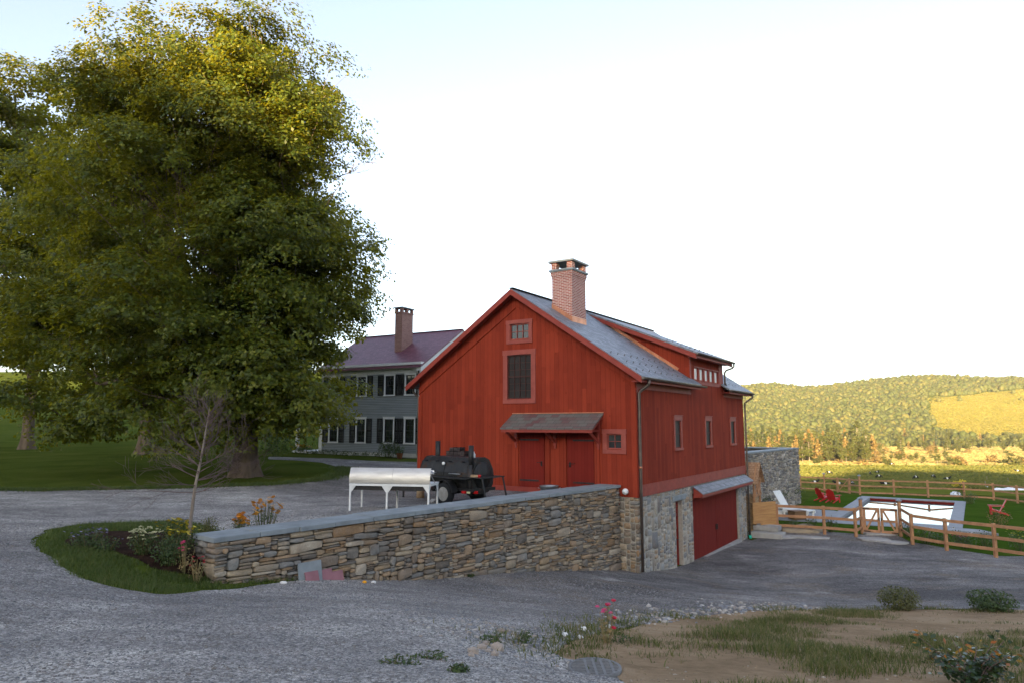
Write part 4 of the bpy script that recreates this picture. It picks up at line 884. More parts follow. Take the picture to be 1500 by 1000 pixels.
# ------------------------------------------------------------------ trees
def leaves_np(C, Nn, size, rng, asp=.62, fold=.0):
    """one kite-shaped leaf per centre, facing NN"""
    n = len(C); Nn = Nn/np.maximum(np.linalg.norm(Nn, axis=1, keepdims=True), 1e-6)
    r = rng.normal(size=(n, 3)); t = np.cross(Nn, r); t /= np.maximum(np.linalg.norm(t, axis=1, keepdims=True), 1e-6); b = np.cross(Nn, t)
    s = (size*rng.uniform(.7, 1.25, n))[:, None]
    V = np.stack([C-t*s*.5, C+b*s*.5*asp-t*s*.05+Nn*s*fold, C+t*s*.5, C-b*s*.5*asp-t*s*.05+Nn*s*fold], 1).reshape(-1, 3)
    return V, np.arange(4*n).reshape(n, 4)
def crown_np(lobes, ncl, per, cs, leaf, rng, squash=.55, fmin=.35, up=1., out=.5, jit=.6, droop=.28, bough=0., per_b=20):
    """leaf clusters through the crown's volume; BOUGH > 0 gathers most of them on the domes of separate boughs"""
    L = np.array(lobes, float); wt = (L[:, 3]*L[:, 4]*L[:, 5])**(.55); wt /= wt.sum()
    def pick(n, f0, ex=.45):
        k = rng.choice(len(L), n, p=wt); d = rng.normal(size=(n, 3)); d /= np.linalg.norm(d, axis=1, keepdims=True)
        f = f0+(1-f0)*rng.random(n)**ex; return k, d, L[k, :3]+d*L[k, 3:6]*f[:, None]
    if bough:
        nb = int(ncl*.86/per_b); kb, db, cb = pick(nb, .66, .7); rb = bough*rng.uniform(.6, 1.3, nb); j = rng.integers(0, nb, int(ncl*.86))
        e = rng.normal(size=(len(j), 3)); e[:, 2] = np.abs(e[:, 2])*1.1-.12; e /= np.linalg.norm(e, axis=1, keepdims=True)
        c1 = cb[j]+(e*np.array([1, 1, .82])+db[j]*.15)*rb[j][:, None]*rng.uniform(.75, 1.05, len(j))[:, None]
        k2, d2, c2 = pick(ncl-len(j), .2, .8); k = np.concatenate([kb[j], k2]); d = np.concatenate([e*.7+db[j]*.5, d2]); cc = np.concatenate([c1, c2])
    else: k, d, cc = pick(ncl, fmin)
    n = len(cc); sz = cs*rng.uniform(.65, 1.3, n)
    q = rng.normal(size=(n, per, 3)); q /= np.linalg.norm(q, axis=2, keepdims=True); q *= (rng.random((n, per, 1))**.5)
    off = q*sz[:, None, None]; off[..., 2] = off[..., 2]*squash-droop*(q[..., 0]**2+q[..., 1]**2)*sz[:, None]
    C = (cc[:, None]+off).reshape(-1, 3)
    Nn = np.array([0, 0, up])+np.repeat(d, per, 0)*out+q.reshape(-1, 3)*.4+rng.normal(size=(n*per, 3))*jit
    V, Fc = leaves_np(C, Nn, leaf, rng); return V, Fc, cc, k
def limb(mb, p, q, r0, r1, sag=0., rng=random, n=6, seg=5, wig=.06):
    p, q = np.array(p, float), np.array(q, float); L = np.linalg.norm(q-p); pts = []; rr_ = []
    for i in range(seg+1):
        t = i/seg; w_ = np.array([rng.uniform(-1, 1) for _ in range(3)])*L*wig*(0 < i < seg)
        pts.append(p+(q-p)*t+np.array([0, 0, sag*L*math.sin(math.pi*t)])+w_); rr_.append(r0+(r1-r0)*t**.8)
    mb.tube(pts, rr_, n, cap=False); return pts
def big_tree(name, label, loc, lobes, ncl, per, trunk_r, seed, leaf=.21, cs=1.25, group=None, fork=5.5, mat='leaf', fmin=.35, ntw=9, bough=1.7):
    rng = np.random.default_rng(seed); r2 = random.Random(seed)
    t = thing(name, label, 'tree', loc, 0, group)
    V, Fc, cc, k = crown_np(lobes, ncl, per, cs, leaf, rng, bough=bough, up=.65, out=.85, jit=.5)
    mesh_np('crown', V, Fc, mat, t)
    m = MB(); n = 18; rings = [(-.3, 1.5), (.05, 1.3), (.35, 1.1), (.9, 1.0), (2., .93), (3.4, .9), (fork, .86)]
    vs = []; fs = []
    for z, s in rings:
        for i in range(n):
            a = 2*math.pi*i/n; b_ = 1+.09*math.sin(5*a+z*.3)+.05*math.sin(9*a+1)+(.22*max(0, math.sin(5*a+.5)) if z < .5 else 0)
            vs.append((trunk_r*s*b_*math.cos(a), trunk_r*s*b_*math.sin(a), z))
    for j in range(len(rings)-1):
        for i in range(n): fs.append((j*n+i, j*n+(i+1) % n, (j+1)*n+(i+1) % n, (j+1)*n+i))
    m.add(vs, fs, True)
    for li, Lb in enumerate(lobes):
        c = np.array(Lb[:3]); st = np.array([c[0]*.06, c[1]*.06, fork-.4+r2.uniform(-.6, .4)])
        end = c-np.array([0, 0, Lb[5]*.45]); pts = limb(m, st, end, trunk_r*r2.uniform(.36, .5), trunk_r*.16, .06, r2, 8, 7, .035)
        mine = cc[k == li]
        if len(mine):
            for j in rng.choice(len(mine), min(ntw*2, len(mine)), replace=False):
                s_ = pts[r2.randint(3, len(pts)-1)]; limb(m, s_, mine[j]*.94+s_*.06, trunk_r*.085, .008, r2.uniform(-.04, .1), r2, 5, 4, .05)
    m.build('trunk', 'bark', t, recalc=False)
    return t
TB = hit(358, 697)
lob = lambda L, B: [(a-B[0], b-B[1], c-B[2], d, e, f) for a, b, c, d, e, f in L]
maple = big_tree('maple_tree', 'huge spreading maple with thick trunk and sunlit golden top at the drive edge', tuple(TB), lob([
    (-12.2, 33, 21.6, 2.8, 3.6, 3.4), (-12.5, 33, 24.2, 1.5, 2.4, 2.0), (-12.9, 33, 23.0, 2.2, 3, 2.4), (-17.4, 33, 20.8, 3.3, 4, 3.8), (-14.6, 33, 20.5, 3.4, 4, 4.2), (-11.6, 32.5, 17.6, 3.2, 4.2, 4.6), (-11.1, 32.5, 11.6, 3.3, 4.6, 4.2), (-11.5, 32.5, 7.6, 3.6, 4.3, 2.7), (-15.2, 33, 17.5, 4.2, 4.5, 5), (-20.1, 33.5, 17.6, 3.3, 4, 5.2),
    (-20.3, 32.5, 12.6, 3.9, 5, 4.6), (-19.4, 32, 8.2, 4.4, 5, 2.6), (-15, 31.8, 14, 4.6, 5.2, 7.5), (-14.8, 29.9, 8.6, 5, 3.2, 3.2), (-18.5, 30.8, 5.7, 4.4, 3, 1.5), (-10.6, 31, 6.1, 2.6, 3, 1.5), (-14, 30, 5.6, 3.4, 2.6, 1.4), (-12.2, 33, 19.8, 3.0, 3.6, 4), (-9.9, 32.5, 12.2, 2.0, 3, 2.6), (-9.7, 32.5, 9.8, 1.9, 3, 2.2), (-10.9, 32, 7.2, 2.3, 3, 1.8), (-11.0, 33, 19.6, 1.7, 3, 3), (-10.9, 33, 15.8, 1.8, 3, 3), (-20.2, 33, 19.6, 2.0, 3, 2.4), (-14.9, 33, 21.8, 2, 3, 2.2), (-10.7, 32.5, 10.6, 2.7, 3.4, 3.4), (-11.6, 32, 13.8, 2.6, 3.4, 3), (-12, 31, 12, 3, 3, 3.4), (-10.6, 33, 22, 1.5, 2.4, 2.2)], TB), 7000, 62, .52, 4, .185, .70, bough=1.85)
t2 = hit(213, 664)
big_tree('maple_tree', 'dark shaded maple standing behind the huge maple on the lawn', tuple(t2), [(0, 0, 20, 5, 5, 6), (-4.5, 0, 15, 5, 5, 6), (4, 0, 14, 5, 5, 6), (0, -2, 9, 6, 5, 4), (-5, -1, 7, 4.5, 4, 2.6), (4, -1.5, 6, 4.5, 4, 2.2)], 1300, 60, .5, 5, .30, 1.05, fork=4, bough=2.2)
t3 = hit(39, 657)
big_tree('maple_tree', 'tall maple with bare straight lower trunk at the foot of the grass slope', tuple(t3), [(-1.5, 0, 25.2, 3.6, 4.5, 4.2), (.8, 0, 21.5, 3.8, 5, 5.5), (-5.5, 0, 22, 5, 5, 5.5), (-2.5, 0, 17, 6, 5.5, 6), (-8, 0, 15, 5, 5, 6), (2.2, -1, 12, 4.6, 5, 4), (-4, -2, 9, 6, 4, 3), (3, -1.5, 8, 4, 4, 2)], 1900, 60, .40, 6, .30, 1.05, fork=6.5, bough=2.2)
# dead limb poking out of the big maple
m = MB(); r2 = random.Random(8)
def twigs(mb, p, d, L, r, dep, rng, n=5, spread=.6, kids_=3, up=.0, grav=0., minr=.004, seg=3):
    pts = [np.array(p)]; d = np.array(d)/np.linalg.norm(d); rr_ = [r]
    for i in range(seg):
        d = d+np.array([rng.uniform(-1, 1) for _ in range(3)])*.16+np.array([0, 0, up*.12-grav*.1]); d /= np.linalg.norm(d); pts.append(pts[-1]+d*L/seg); rr_.append(max(minr, r*(1-.45*(i+1)/seg)))
    mb.tube(pts, rr_, n, cap=False)
    if dep > 0:
        for j in range(kids_):
            i = rng.randint(1, seg); nd = d+np.array([rng.uniform(-1, 1) for _ in range(3)])*spread*1.4
            twigs(mb, pts[i], nd, L*rng.uniform(.5, .8), max(minr, rr_[i]*.62), dep-1, rng, max(3, n-1), spread, kids_, up, grav, minr, seg)
q0 = aty(488, 262, 33.); q1 = aty(545, 232, 33.)
twigs(m, q0-TB, (q1-q0), 1.1, .03, 3, r2, 5, .45, 3, .1, 0, .006); m.build('dead_limb', 'bark', maple, recalc=False)
m = MB()
for i in range(46):
    a = r2.uniform(0, 6.28); z = r2.uniform(.1, 2.6); p = (math.cos(a)*.55, math.sin(a)*.55, z); twigs(m, p, (math.cos(a), math.sin(a), .5), r2.uniform(.5, 1.3), .014, 1, r2, 4, .5, 3, .2, 0, .006)
m.build('sucker_twig', 'twig', maple, recalc=False)
# bare young tree in the flower bed
YB = hit(277, 791); r2 = random.Random(14)
yt = thing('young_tree', 'leafless young tree with many purplish twigs in the flower bed', 'tree', tuple(YB))
m = MB(); tp = [(0, 0, -.1), (.01, 0, .4), (.04, .0, .85), (.07, .02, 1.25), (.14, .03, 1.7), (.20, .02, 2.15), (.26, 0, 2.6), (.30, 0, 2.95)]
m.tube(tp, [.045, .04, .038, .034, .027, .02, .013, .006], 8, cap=False); m.build('trunk', 'bark_pale', yt, recalc=False)
m = MB()
for i in range(34):
    z = r2.uniform(1.0, 2.85); j = min(range(len(tp)), key=lambda q: abs(tp[q][2]-z)); a = r2.uniform(0, 6.28); lift = np.interp(z, [1, 2, 2.9], [.12, .5, 1.3])
    L = np.interp(z, [1., 1.8, 2.9], [.85, .75, .4])*r2.uniform(.7, 1.2)
    twigs(m, (tp[j][0], tp[j][1], z), (math.cos(a), math.sin(a), lift), L*.9, .014 if z < 2 else .009, 3, r2, 4, .42, 3, .35, .0, .0027)
m.build('twig', 'twig', yt, recalc=False)

# ------------------------------------------------------------------ valley trees and hillside wood
def proto_tree(name, label, lobes, ncl, per, cs, leaf, mat, trunk_h, tr, seed, bark='bark', squash=.5, fmin=.3):
    rng = np.random.default_rng(seed); t = thing(name, label, 'tree', (0, 0, 0), 0, 'trees along the valley floor')
    V, Fc, cc, k = crown_np(lobes, ncl, per, cs, leaf, rng, squash, fmin); mesh_np('crown', V, Fc, mat, t)
    m = MB().tube([(0, 0, -1), (.1, 0, trunk_h*.5), (0, .1, trunk_h)], [tr, tr*.7, tr*.25], 7, cap=False)
    for c in cc[::max(1, len(cc)//10)]: m.tube([(0, 0, min(c[2]*.75, trunk_h*.9)), tuple(c)], [tr*.25, .03], 4, cap=False)
    m.build('trunk', bark, t, recalc=False); return t
P_dec = [proto_tree('deciduous_tree', '', [(0, 0, 9.5, 3.4, 3.4, 4), (1.5, 0, 6, 3, 3, 3), (-1.6, .5, 6.5, 3, 3, 3)], 60, 34, 1.3, .75, 'leaf_far', 11, .22, 31),
         proto_tree('deciduous_tree', '', [(0, 0, 11, 2.6, 2.6, 5), (0, 0, 6.5, 3.2, 3.2, 3.5)], 55, 34, 1.2, .75, 'leaf_far', 13, .2, 32, 'bark_pale')]
def conif(label, h, r, seed, mat):
    rng = np.random.default_rng(seed); t = thing('conifer_tree', label, 'tree', (0, 0, 0), 0, 'trees along the valley floor'); C = []; Nn = []
    z = h*.22
    while z < h*.98:
        R_ = r*(1-(z/h))**.8*rng.uniform(.75, 1.15)+.2
        for a in rng.uniform(0, 6.28, 6):
            for f in np.linspace(.25, 1, 5): C.append((math.cos(a)*R_*f+rng.normal()*.15, math.sin(a)*R_*f+rng.normal()*.15, z-f*.35+rng.normal()*.15)); Nn.append((math.cos(a)*.4, math.sin(a)*.4, 1))
        z += h*.042
    V, Fc = leaves_np(np.array(C), np.array(Nn)+rng.normal(size=(len(C), 3))*.5, 1.1, rng, .7); mesh_np('crown', V, Fc, mat, t)
    MB().tube([(0, 0, -1), (0, 0, h*.5), (0, 0, h)], [.28, .18, .03], 7, cap=False).build('trunk', 'bark', t, recalc=False); return t
P_con = [conif('', 17, 3.0, 41, 'needle'), conif('', 14, 3.3, 42, 'russet')]
P_bush = []
for s_, mt in ((51, 'leaf_far'), (52, 'russet')):
    rng = np.random.default_rng(s_); t = thing('bush', '', 'bush', (0, 0, 0), 0, 'bushes along the meadow edge'); V, Fc, cc, k = crown_np([(0, 0, 1.4, 2.2, 2.2, 1.6), (1.6, .3, 1, 1.6, 1.6, 1.2)], 26, 26, .9, .55, rng, .6, .3); mesh_np('foliage', V, Fc, mt, t); P_bush.append(t)
r2 = random.Random(77); used = set(); VT = []
def far_tree(P, xp, Y, sc, label, name=None):
    d = ray(xp, 660); x = d[0]/d[1]*Y; z = gz(x, Y)
    if id(P) in used: o = dup(P, (x, Y, z-.1), r2.uniform(0, 6.28), label)
    else: o = P; used.add(id(P)); o.location = (x, Y, z-.1); o['label'] = label
    o.scale = (sc*r2.uniform(.9, 1.1), sc*r2.uniform(.9, 1.1), sc*r2.uniform(.85, 1.2)); return o
LB = ['bushy pale green tree lit gold in the row along the valley floor', 'slender pale trunked tree in the row along the valley floor', 'tall dark conifer among the valley floor trees', 'rust tinged conifer among the valley floor trees']
LB2 = ['rounded green bush at the edge of the dry meadow', 'rusty brown bush at the edge of the dry meadow']
def row(n, xa, xb, Ya, Yb, sa, sb, wts):
    for i in range(n):
        xp = xa+(xb-xa)*(i+r2.random())/n; k = r2.choices(range(4), wts)[0]; P = (P_dec+P_con)[k]; far_tree(P, xp, r2.uniform(Ya, Yb), r2.uniform(sa, sb), LB[k])
row(34, 1092, 1285, 405, 445, .75, 1.15, (4, 4, 2, 4)); row(40, 1092, 1270, 450, 540, 1.1, 1.6, (3, 3, 2, 5)); row(22, 1180, 1395, 400, 470, .38, .62, (5, 5, 0, 1)); row(12, 1285, 1500, 560, 700, .6, 1.0, (3, 5, 1, 1))
row(26, 1300, 1500, 720, 850, .7, 1.2, (5, 5, 1, 1)); row(10, 1060, 1140, 560, 640, 1.3, 1.8, (2, 1, 5, 1))
for i in range(44):
    k = r2.randint(0, 1); far_tree(P_bush[k], r2.uniform(1180, 1500), r2.choice([r2.uniform(385, 420), r2.uniform(470, 840), r2.uniform(560, 840)]), r2.uniform(.9, 2.2), LB2[k])
# the wood on the far hill: nobody could count it
rng = np.random.default_rng(90)
n = 30000; yy = 780+rng.random(n)**.8*800; a = rng.uniform(980, 1640, n); xx = (a-750)/1007*yy
keep = ((MEADOW(a, yy) < -6)|(rng.random(n) < .004))&~((a > 1290)&(yy < 900)&(rng.random(n) < .55)); xx, yy, a = xx[keep], yy[keep], a[keep]; n = len(xx); zz = zfun(xx, yy)
IV, IF = np.array(ICO[2][0]), np.array(ICO[2][1]); sc = rng.uniform(2.0, 3.9, n)*np.where(rng.random(n) < .12, 1.4, 1)
def lumps(xx, yy, zz, sc, IV, IF, rng, hgt=1.25, amp=.30):
    n = len(xx); R_ = 1+amp*(rng.random((n, len(IV)))-.5)*2; Q = IV[None]*R_[..., None]*sc[:, None, None]; Q[..., 2] = Q[..., 2]*hgt+sc[:, None]*.9
    V = Q+np.stack([xx, yy, zz], -1)[:, None]; Fq = IF[None]+(np.arange(n)*len(IV))[:, None, None]; return V.reshape(-1, 3), Fq.reshape(-1, 3)
V, Fq = lumps(xx, yy, zz, sc, IV, IF, rng)
hw = mesh_np('hillside_wood', V, Fq, 'leaf_far'); tag(hw, 'golden green wood covering the far hill', 'wood', None, 'stuff')
# trees on the rise behind the camera are out of view; small white house far up the slope
fh = hit(1172, 630); wh = thing('distant_house', 'tiny white house among the trees on the far hill', 'house', (fh[0], fh[1], fh[2]+1))
wh.scale = (.45,)*3; MB().box(-9, 9, -4, 4, 0, 7).build('wall', 'offwhite', wh); MB().prism([(-10, -5, 7), (10, -5, 7), (10, 0, 11), (-10, 0, 11)], (0, .3, 0)).prism([(-10, 5, 7), (10, 5, 7), (10, 0, 11), (-10, 0, 11)], (0, -.3, 0)).build('roof', 'zinc', wh)

# ------------------------------------------------------------------ grass, stones
def blades(name, X, Y, h, wd, mat, rng, label, lean=.45, cat='grass'):
    n = len(X); Z = zfun(X, Y); B = np.stack([X, Y, Z], -1); a = rng.uniform(0, 6.28, n); t = np.stack([np.cos(a), np.sin(a), 0*a], -1); ld = rng.normal(size=(n, 2))*lean
    hh = h*rng.uniform(.5, 1.3, n); ww_ = wd*rng.uniform(.7, 1.3, n)
    m1 = B+np.stack([ld[:, 0]*.3*hh, ld[:, 1]*.3*hh, hh*.6], -1); tp = B+np.stack([ld[:, 0]*hh, ld[:, 1]*hh, hh], -1); s = t*ww_[:, None]*.5
    V = np.stack([B-s, B+s, m1+s*.8, m1-s*.8, tp], 1).reshape(-1, 3); o = np.arange(n)*5
    Fc = np.concatenate([np.stack([o, o+1, o+2], -1), np.stack([o, o+2, o+3], -1), np.stack([o+3, o+2, o+4], -1)])
    ob = mesh_np(name, V, Fc, mat); tag(ob, label, cat, None, 'stuff'); return ob
def scatter(P, n, rng):
    P = np.array(P); lo, hi = P.min(0), P.max(0); q = rng.uniform(lo, hi, (n, 2)); return q[inside(q[:, 0], q[:, 1], P)]
rng = np.random.default_rng(101)
q = scatter(BED, 60000, rng); f = sdf(q[:, 0], q[:, 1], np.array(BED)); fm = sdf(q[:, 0], q[:, 1], np.array(MULCH)); ok = (fm < -.02)&(rng.random(len(q)) < np.clip(.35+f*1.4, .1, 1))&(fbm(q[:, 0]*1.3, q[:, 1]*1.3) > -.2)
blades('bed_grass', q[ok, 0], q[ok, 1], .085, .010, 'blade_green', rng, 'rough grass ringing the flower bed')
WEEDY = H((940, 950), (1000, 925), (1060, 912), (1180, 897), (1330, 889), (1300, 897), (1230, 908), (1195, 925), (1195, 942), (1265, 946), (1330, 930), (1400, 938), (1500, 925), (1560, 925), (1560, 1005), (1160, 1005), (1110, 972), (1040, 953))
NEARSOIL = DIRT_EDGE+[(.9, 3.5), (3, 2.5), (9, 4), (16, 9), (20, 15)]
q = scatter(NEARSOIL, 240000, rng); d = np.hypot(q[:, 0], q[:, 1]); g = fbm(q[:, 0]*.55+3, q[:, 1]*.75+9, 4); pxx = 750+1007*q[:, 0]/q[:, 1]
bare = np.clip((1010-pxx)/120, 0, 1); g2 = fbm(q[:, 0]*1.1+5, q[:, 1]*1.6, 5)*1.05+fbm(q[:, 0]*5, q[:, 1]*5, 2)*.3+np.clip(sdf(q[:, 0], q[:, 1], np.array(WEEDY))*.30, -.24, .20)+.14
ok = ((g2 > .10)&(rng.random(len(q)) < np.clip((g2-.06)*3.2, .06, 1)))|(rng.random(len(q)) < .012); ql = q[ok]; hl = np.interp(g2[ok], [.0, .1, .5], [.03, .045, .17])
blades('soil_grass', ql[:, 0], ql[:, 1], hl, .009, 'blade', rng, 'tufted grass and weeds growing over the bare earth')
ed = np.array(DIRT_EDGE); i = rng.integers(0, len(ed)-4, 9000); tt = rng.random((9000, 1)); q = ed[i]*(1-tt)+ed[i+1]*tt+rng.normal(size=(9000, 2))*[.45, .45]; ok = fbm(q[:, 0]*1.1, q[:, 1]*1.1) > .0; q = q[ok]
blades('verge_grass', q[:, 0], q[:, 1], .09, .012, 'blade', rng, 'thin grass along the edge of the bare earth')
ue = np.array(UP_EDGE[:10]); i = rng.integers(0, len(ue)-1, 16000); tt = rng.random((16000, 1)); q = ue[i]*(1-tt)+ue[i+1]*tt+rng.normal(size=(16000, 2))*[.3, .22]+[0, .22]
blades('lawn_edge_grass', q[:, 0], q[:, 1], .09, .022, 'blade_green', rng, 'ragged lawn edge along the upper gravel drive')
rng = np.random.default_rng(103)
def tufts(name, n, ya, yb, fmask, h, wd, mat, label):
    yy = ya*(yb/ya)**rng.random(n); a = rng.uniform(1060, 1620, n); xx = (a-750)/1007*yy; ok = fmask(xx, yy); xx, yy = xx[ok], yy[ok]; n = len(xx); C = np.stack([xx, yy, zfun(xx, yy)], -1)
    an = rng.uniform(0, 6.28, n); t = np.stack([np.cos(an), np.sin(an), 0*an], -1); s = (yy/300.)[:, None]**.5; w_ = wd*s*rng.uniform(.6, 1.3, (n, 1)); hh = h*rng.uniform(.5, 1.4, (n, 1)); ln = np.stack([rng.normal(size=n)*.2, rng.normal(size=n)*.2, 0*an], -1)
    V = np.stack([C-t*w_-[0, 0, .1], C+t*w_-[0, 0, .1], C+t*w_*.7+ln+hh*[0, 0, 1], C-t*w_*.6+ln+hh*[0, 0, 1]*rng.uniform(.6, 1, (n, 1))], 1).reshape(-1, 3)
    tag(mesh_np(name, V, np.arange(4*n).reshape(n, 4), mat), label, 'grass', None, 'stuff')
sy_ = lambda x, y: 395+fbm(x/70., y/70.)*60
tufts('pasture_grass', 70000, 95, 430, lambda x, y: y < sy_(x, y), .32, .5, 'pasture_blade', 'grazed grass of the cow pasture')
tufts('field_grass', 70000, 340, 860, lambda x, y: (y > sy_(x, y)), .75, .8, 'straw_blade', 'tall dry grass of the field on the valley floor')
tufts('meadow_grass', 40000, 860, 1300, lambda x, y: MEADOW(750+1007*x/y, y) > 0, 0.5, .8, 'meadow_blade', 'tall golden grass of the hillside meadow')
def pebbles(name, q, sz, mat, rng, label, sub=1):
    IVs, IFs = np.array(ICO[sub][0]), np.array(ICO[sub][1]); n = len(q); s = sz*rng.lognormal(0, .35, n); z = zfun(q[:, 0], q[:, 1])
    R_ = 1+.3*(rng.random((n, len(IVs)))-.5)*2; Q = IVs[None]*R_[..., None]*s[:, None, None]*np.stack([rng.uniform(.7, 1.4, n), rng.uniform(.7, 1.4, n), rng.uniform(.4, .8, n)], -1)[:, None]
    V = Q+np.stack([q[:, 0], q[:, 1], z+.012+s*.15], -1)[:, None]; Fq = IFs[None]+(np.arange(n)*len(IVs))[:, None, None]
    o = mesh_np(name, V.reshape(-1, 3), Fq.reshape(-1, 3), mat); tag(o, label, 'gravel', None, 'stuff'); return o
GPa = np.array(GP)
th = rng.uniform(-.78, .62, 90000); dd = 4.2+rng.random(90000)**1.3*17; q = np.stack([np.sin(th)*dd, np.cos(th)*dd], -1); ok = inside(q[:, 0], q[:, 1], GPa)&~inside(q[:, 0], q[:, 1], np.array(BED)); q = q[ok]
pebbles('gravel', q, .0035+.00045*np.hypot(q[:, 0], q[:, 1]), 'pebble', rng, 'loose grey gravel spread over the driveway')
i = rng.integers(4, 7, 650); tt = rng.random((650, 1)); q = ed[i]*(1-tt)+ed[i+1]*tt+np.abs(rng.normal(size=(650, 1)))*[[-.25, .5]]+rng.normal(size=(650, 2))*.2
pebbles('gravel', q, .030, 'rock', rng, 'pale stones lining the edge of the bare earth')
q = scatter(SOIL[1:16]+[(.9, 3.5), (3, 2.5), (9, 4), (16, 9), (20, 15)], 9000, rng); q = q[(fbm(q[:, 0]*1.3, q[:, 1]*1.3) > -.03)&(q[:, 1] < 19)]; pebbles('soil_clod', q, .011, 'clod', rng, 'small clods and stones scattered on the bare earth')
q = hit(870, 955)[:2]+rng.normal(size=(2500, 2))*[.9, .6]; q = q[inside(q[:, 0], q[:, 1], GPa)]; pebbles('gravel', q, .018, 'rock', rng, 'coarse brown stones around the storm drain')
# ------------------------------------------------------------------ pool, paving, fences
PRZ = -PA
pool = thing('swimming_pool', 'rectangular pool with grey stone coping mirroring the white sky', 'pool', (0, 0, 0), PRZ)
w0, w1 = POOL_W; v0, v1 = POOL_V; cw = .68; CZ = -.46
m = MB(); m.box(w0, w0+cw, v0, v1, CZ-1.2, CZ); m.box(w1-cw, w1, v0, v1, CZ-1.2, CZ); m.box(w0+cw+.001, w1-cw-.001, v0, v0+cw, CZ-1.2, CZ-.001); m.box(w0+cw+.001, w1-cw-.001, v1-cw, v1, CZ-1.2, CZ-.001)
m.build('coping', 'paving', pool, .015)
m = MB(); m.box(w0+cw+.002, w1-cw-.002, v1-cw-.14, v1-cw-.002, CZ-.5, CZ-.085); m.build('cover_rail', 'red_door', pool)
def water():
    t = NT('pool_water'); v = t.coord(); n = t.bump(t.noise(v, .9, 2), .012, .02)
    return t.done(t.bsdf((.02, .03, .035), .005, 1.0, 0, n))
b_ = water(); 
for nd in b_.node_tree.nodes:
    if nd.type == 'BSDF_PRINCIPLED': nd.inputs['IOR'].default_value = 1.6
m = MB().quad((w0+cw, v0+cw, CZ-.18), (w1-cw, v0+cw, CZ-.18), (w1-cw, v1-cw, CZ-.18), (w0+cw, v1-cw, CZ-.18)); m.build('water', b_, pool)
# flagstones, steps and sand
r2 = random.Random(5)
def slab_at(name, label, cat, xp, yp, sx, sy, mat='flag', rz=0, t=.07, off=.0, group=None):
    c = hit(xp, yp); o = thing(name, label, cat, (c[0], c[1], c[2]+off), rz, group); m = MB(); n = 11
    m.prism([(sx*math.cos(2*math.pi*k/n)*r2.uniform(.78, 1.08), sy*math.sin(2*math.pi*k/n)*r2.uniform(.78, 1.08), -.06) for k in range(n)], (0, 0, t+.06)); me = m.build('slab', mat, o, .012); return o
for i, (xp, yp, sx, sy, rz, lb) in enumerate(((1118, 781, .85, .7, .3, 'broad pale flagstone at the foot of the barn corner downspout'), (1152, 786, 1.2, .5, -.15, 'long flagstone lying in front of the cedar panel'), (1188, 787, 1.1, .4, -.3, 'thin flagstone beside the sand heap below the rail fence'),
      (1282, 790, .9, .55, -.4, 'flagstone at the threshold of the double pool gate'), (1308, 794, .8, .5, -.5, 'rough flagstone just outside the pool gate'), (1290, 781, 1., .45, -.4, 'flagstone lying directly under the double pool gate'))):
    slab_at('flagstone', lb, 'flagstone', xp, yp, sx, sy, 'flag', rz, .06, .0, 'flagstones outside the fence')
stp = barn(-.55, 15.3); s_ = thing('stone_steps', 'two rough stone steps between barn corner and cedar panel', 'steps', (stp[0], stp[1], -.75), BRZ)
MB().box(-.5, 1.1, -.45, .6, -.3, .28).build('step', 'flag', s_, .03); MB().box(-.5, .8, .15, 1.0, .285, .55).build('step', 'flag', s_, .03)
sp_ = hit(1172, 777); m = MB(); V_, F_ = ICO[3]
m.add([(a[0]*1.3*(1+.25*math.sin(a[1]*5)), a[1]*.7, max(-.1, a[2]*.36+.08*math.sin(a[0]*6))) for a in V_], F_, True); so = m.build('sand_heap', 'sand'); so.location = tuple(sp_); so.rotation_euler = (0, 0, -.3); tag(so, 'low heap of tan sand in front of the rail fence', 'sand')
def pat(P, z, name, label):
    m = MB(); m.prism([(*p, z-.3) for p in P], (0, 0, .3)); o = m.build(name, 'paving'); tag(o, kind='structure'); return o
pk = lambda xp, yp, z=.03: tuple(atz(xp, yp, z)[:2])
pat([tuple(PWA*a+PVA*b) for a, b in ((w0-3.2, v0-1.9), (w0-3.2, v0+4.6), (w0-.012, v0+4.6), (w0-.012, v0-.012), (w1+.8, v0-.012), (w1+1.6, v0-1.1))], -.475, 'pool_patio', '')
def fence_post(par, p, h, cap=False, r=.065):
    z = gz(p[0], p[1]); m = MB().box(p[0]-r, p[0]+r, p[1]-r, p[1]+r, z-.3, z+h); o = m.build('post', 'rail', par, .008)
    if cap:
        m = MB(); m.box(p[0]-.09, p[0]+.09, p[1]-.09, p[1]+.09, z+h+.002, z+h+.05); m.add([(p[0]-.13, p[1]-.13, z+h+.05), (p[0]+.13, p[1]-.13, z+h+.05), (p[0]+.13, p[1]+.13, z+h+.05), (p[0]-.13, p[1]+.13, z+h+.05), (p[0], p[1], z+h+.16)], [(0, 1, 4), (1, 2, 4), (2, 3, 4), (3, 0, 4), (3, 2, 1, 0)]); m.build('post_cap', 'zinc', o)
    return z
def rails(par, a, b, za, zb, hs, ht=.14, side=(0, 0)):
    for h in hs: MB().bar((a[0]+side[0], a[1]+side[1], za+h), (b[0]+side[0], b[1]+side[1], zb+h), .045, ht).build('rail', 'rail', par, .006)
def fence(label, pts, h, hs, caps=(), hcap=0, ht=.14):
    o = thing('rail_fence', label, 'fence'); zs = []
    off = np.array([0, -.085])
    for i, p in enumerate(pts): zs.append(fence_post(o, p, hcap if i in caps else h, i in caps))
    for i in range(len(pts)-1): rails(o, pts[i], pts[i+1], zs[i], zs[i+1], hs, ht, off)
    return o, zs
P1 = [hit(1139, 778)[:2], hit(1208, 782)[:2], hit(1254, 786)[:2]]
fL, zL = fence('three rail wooden fence from the cedar panel to the pool gate', P1, 1.5, (.36, .88, 1.40))
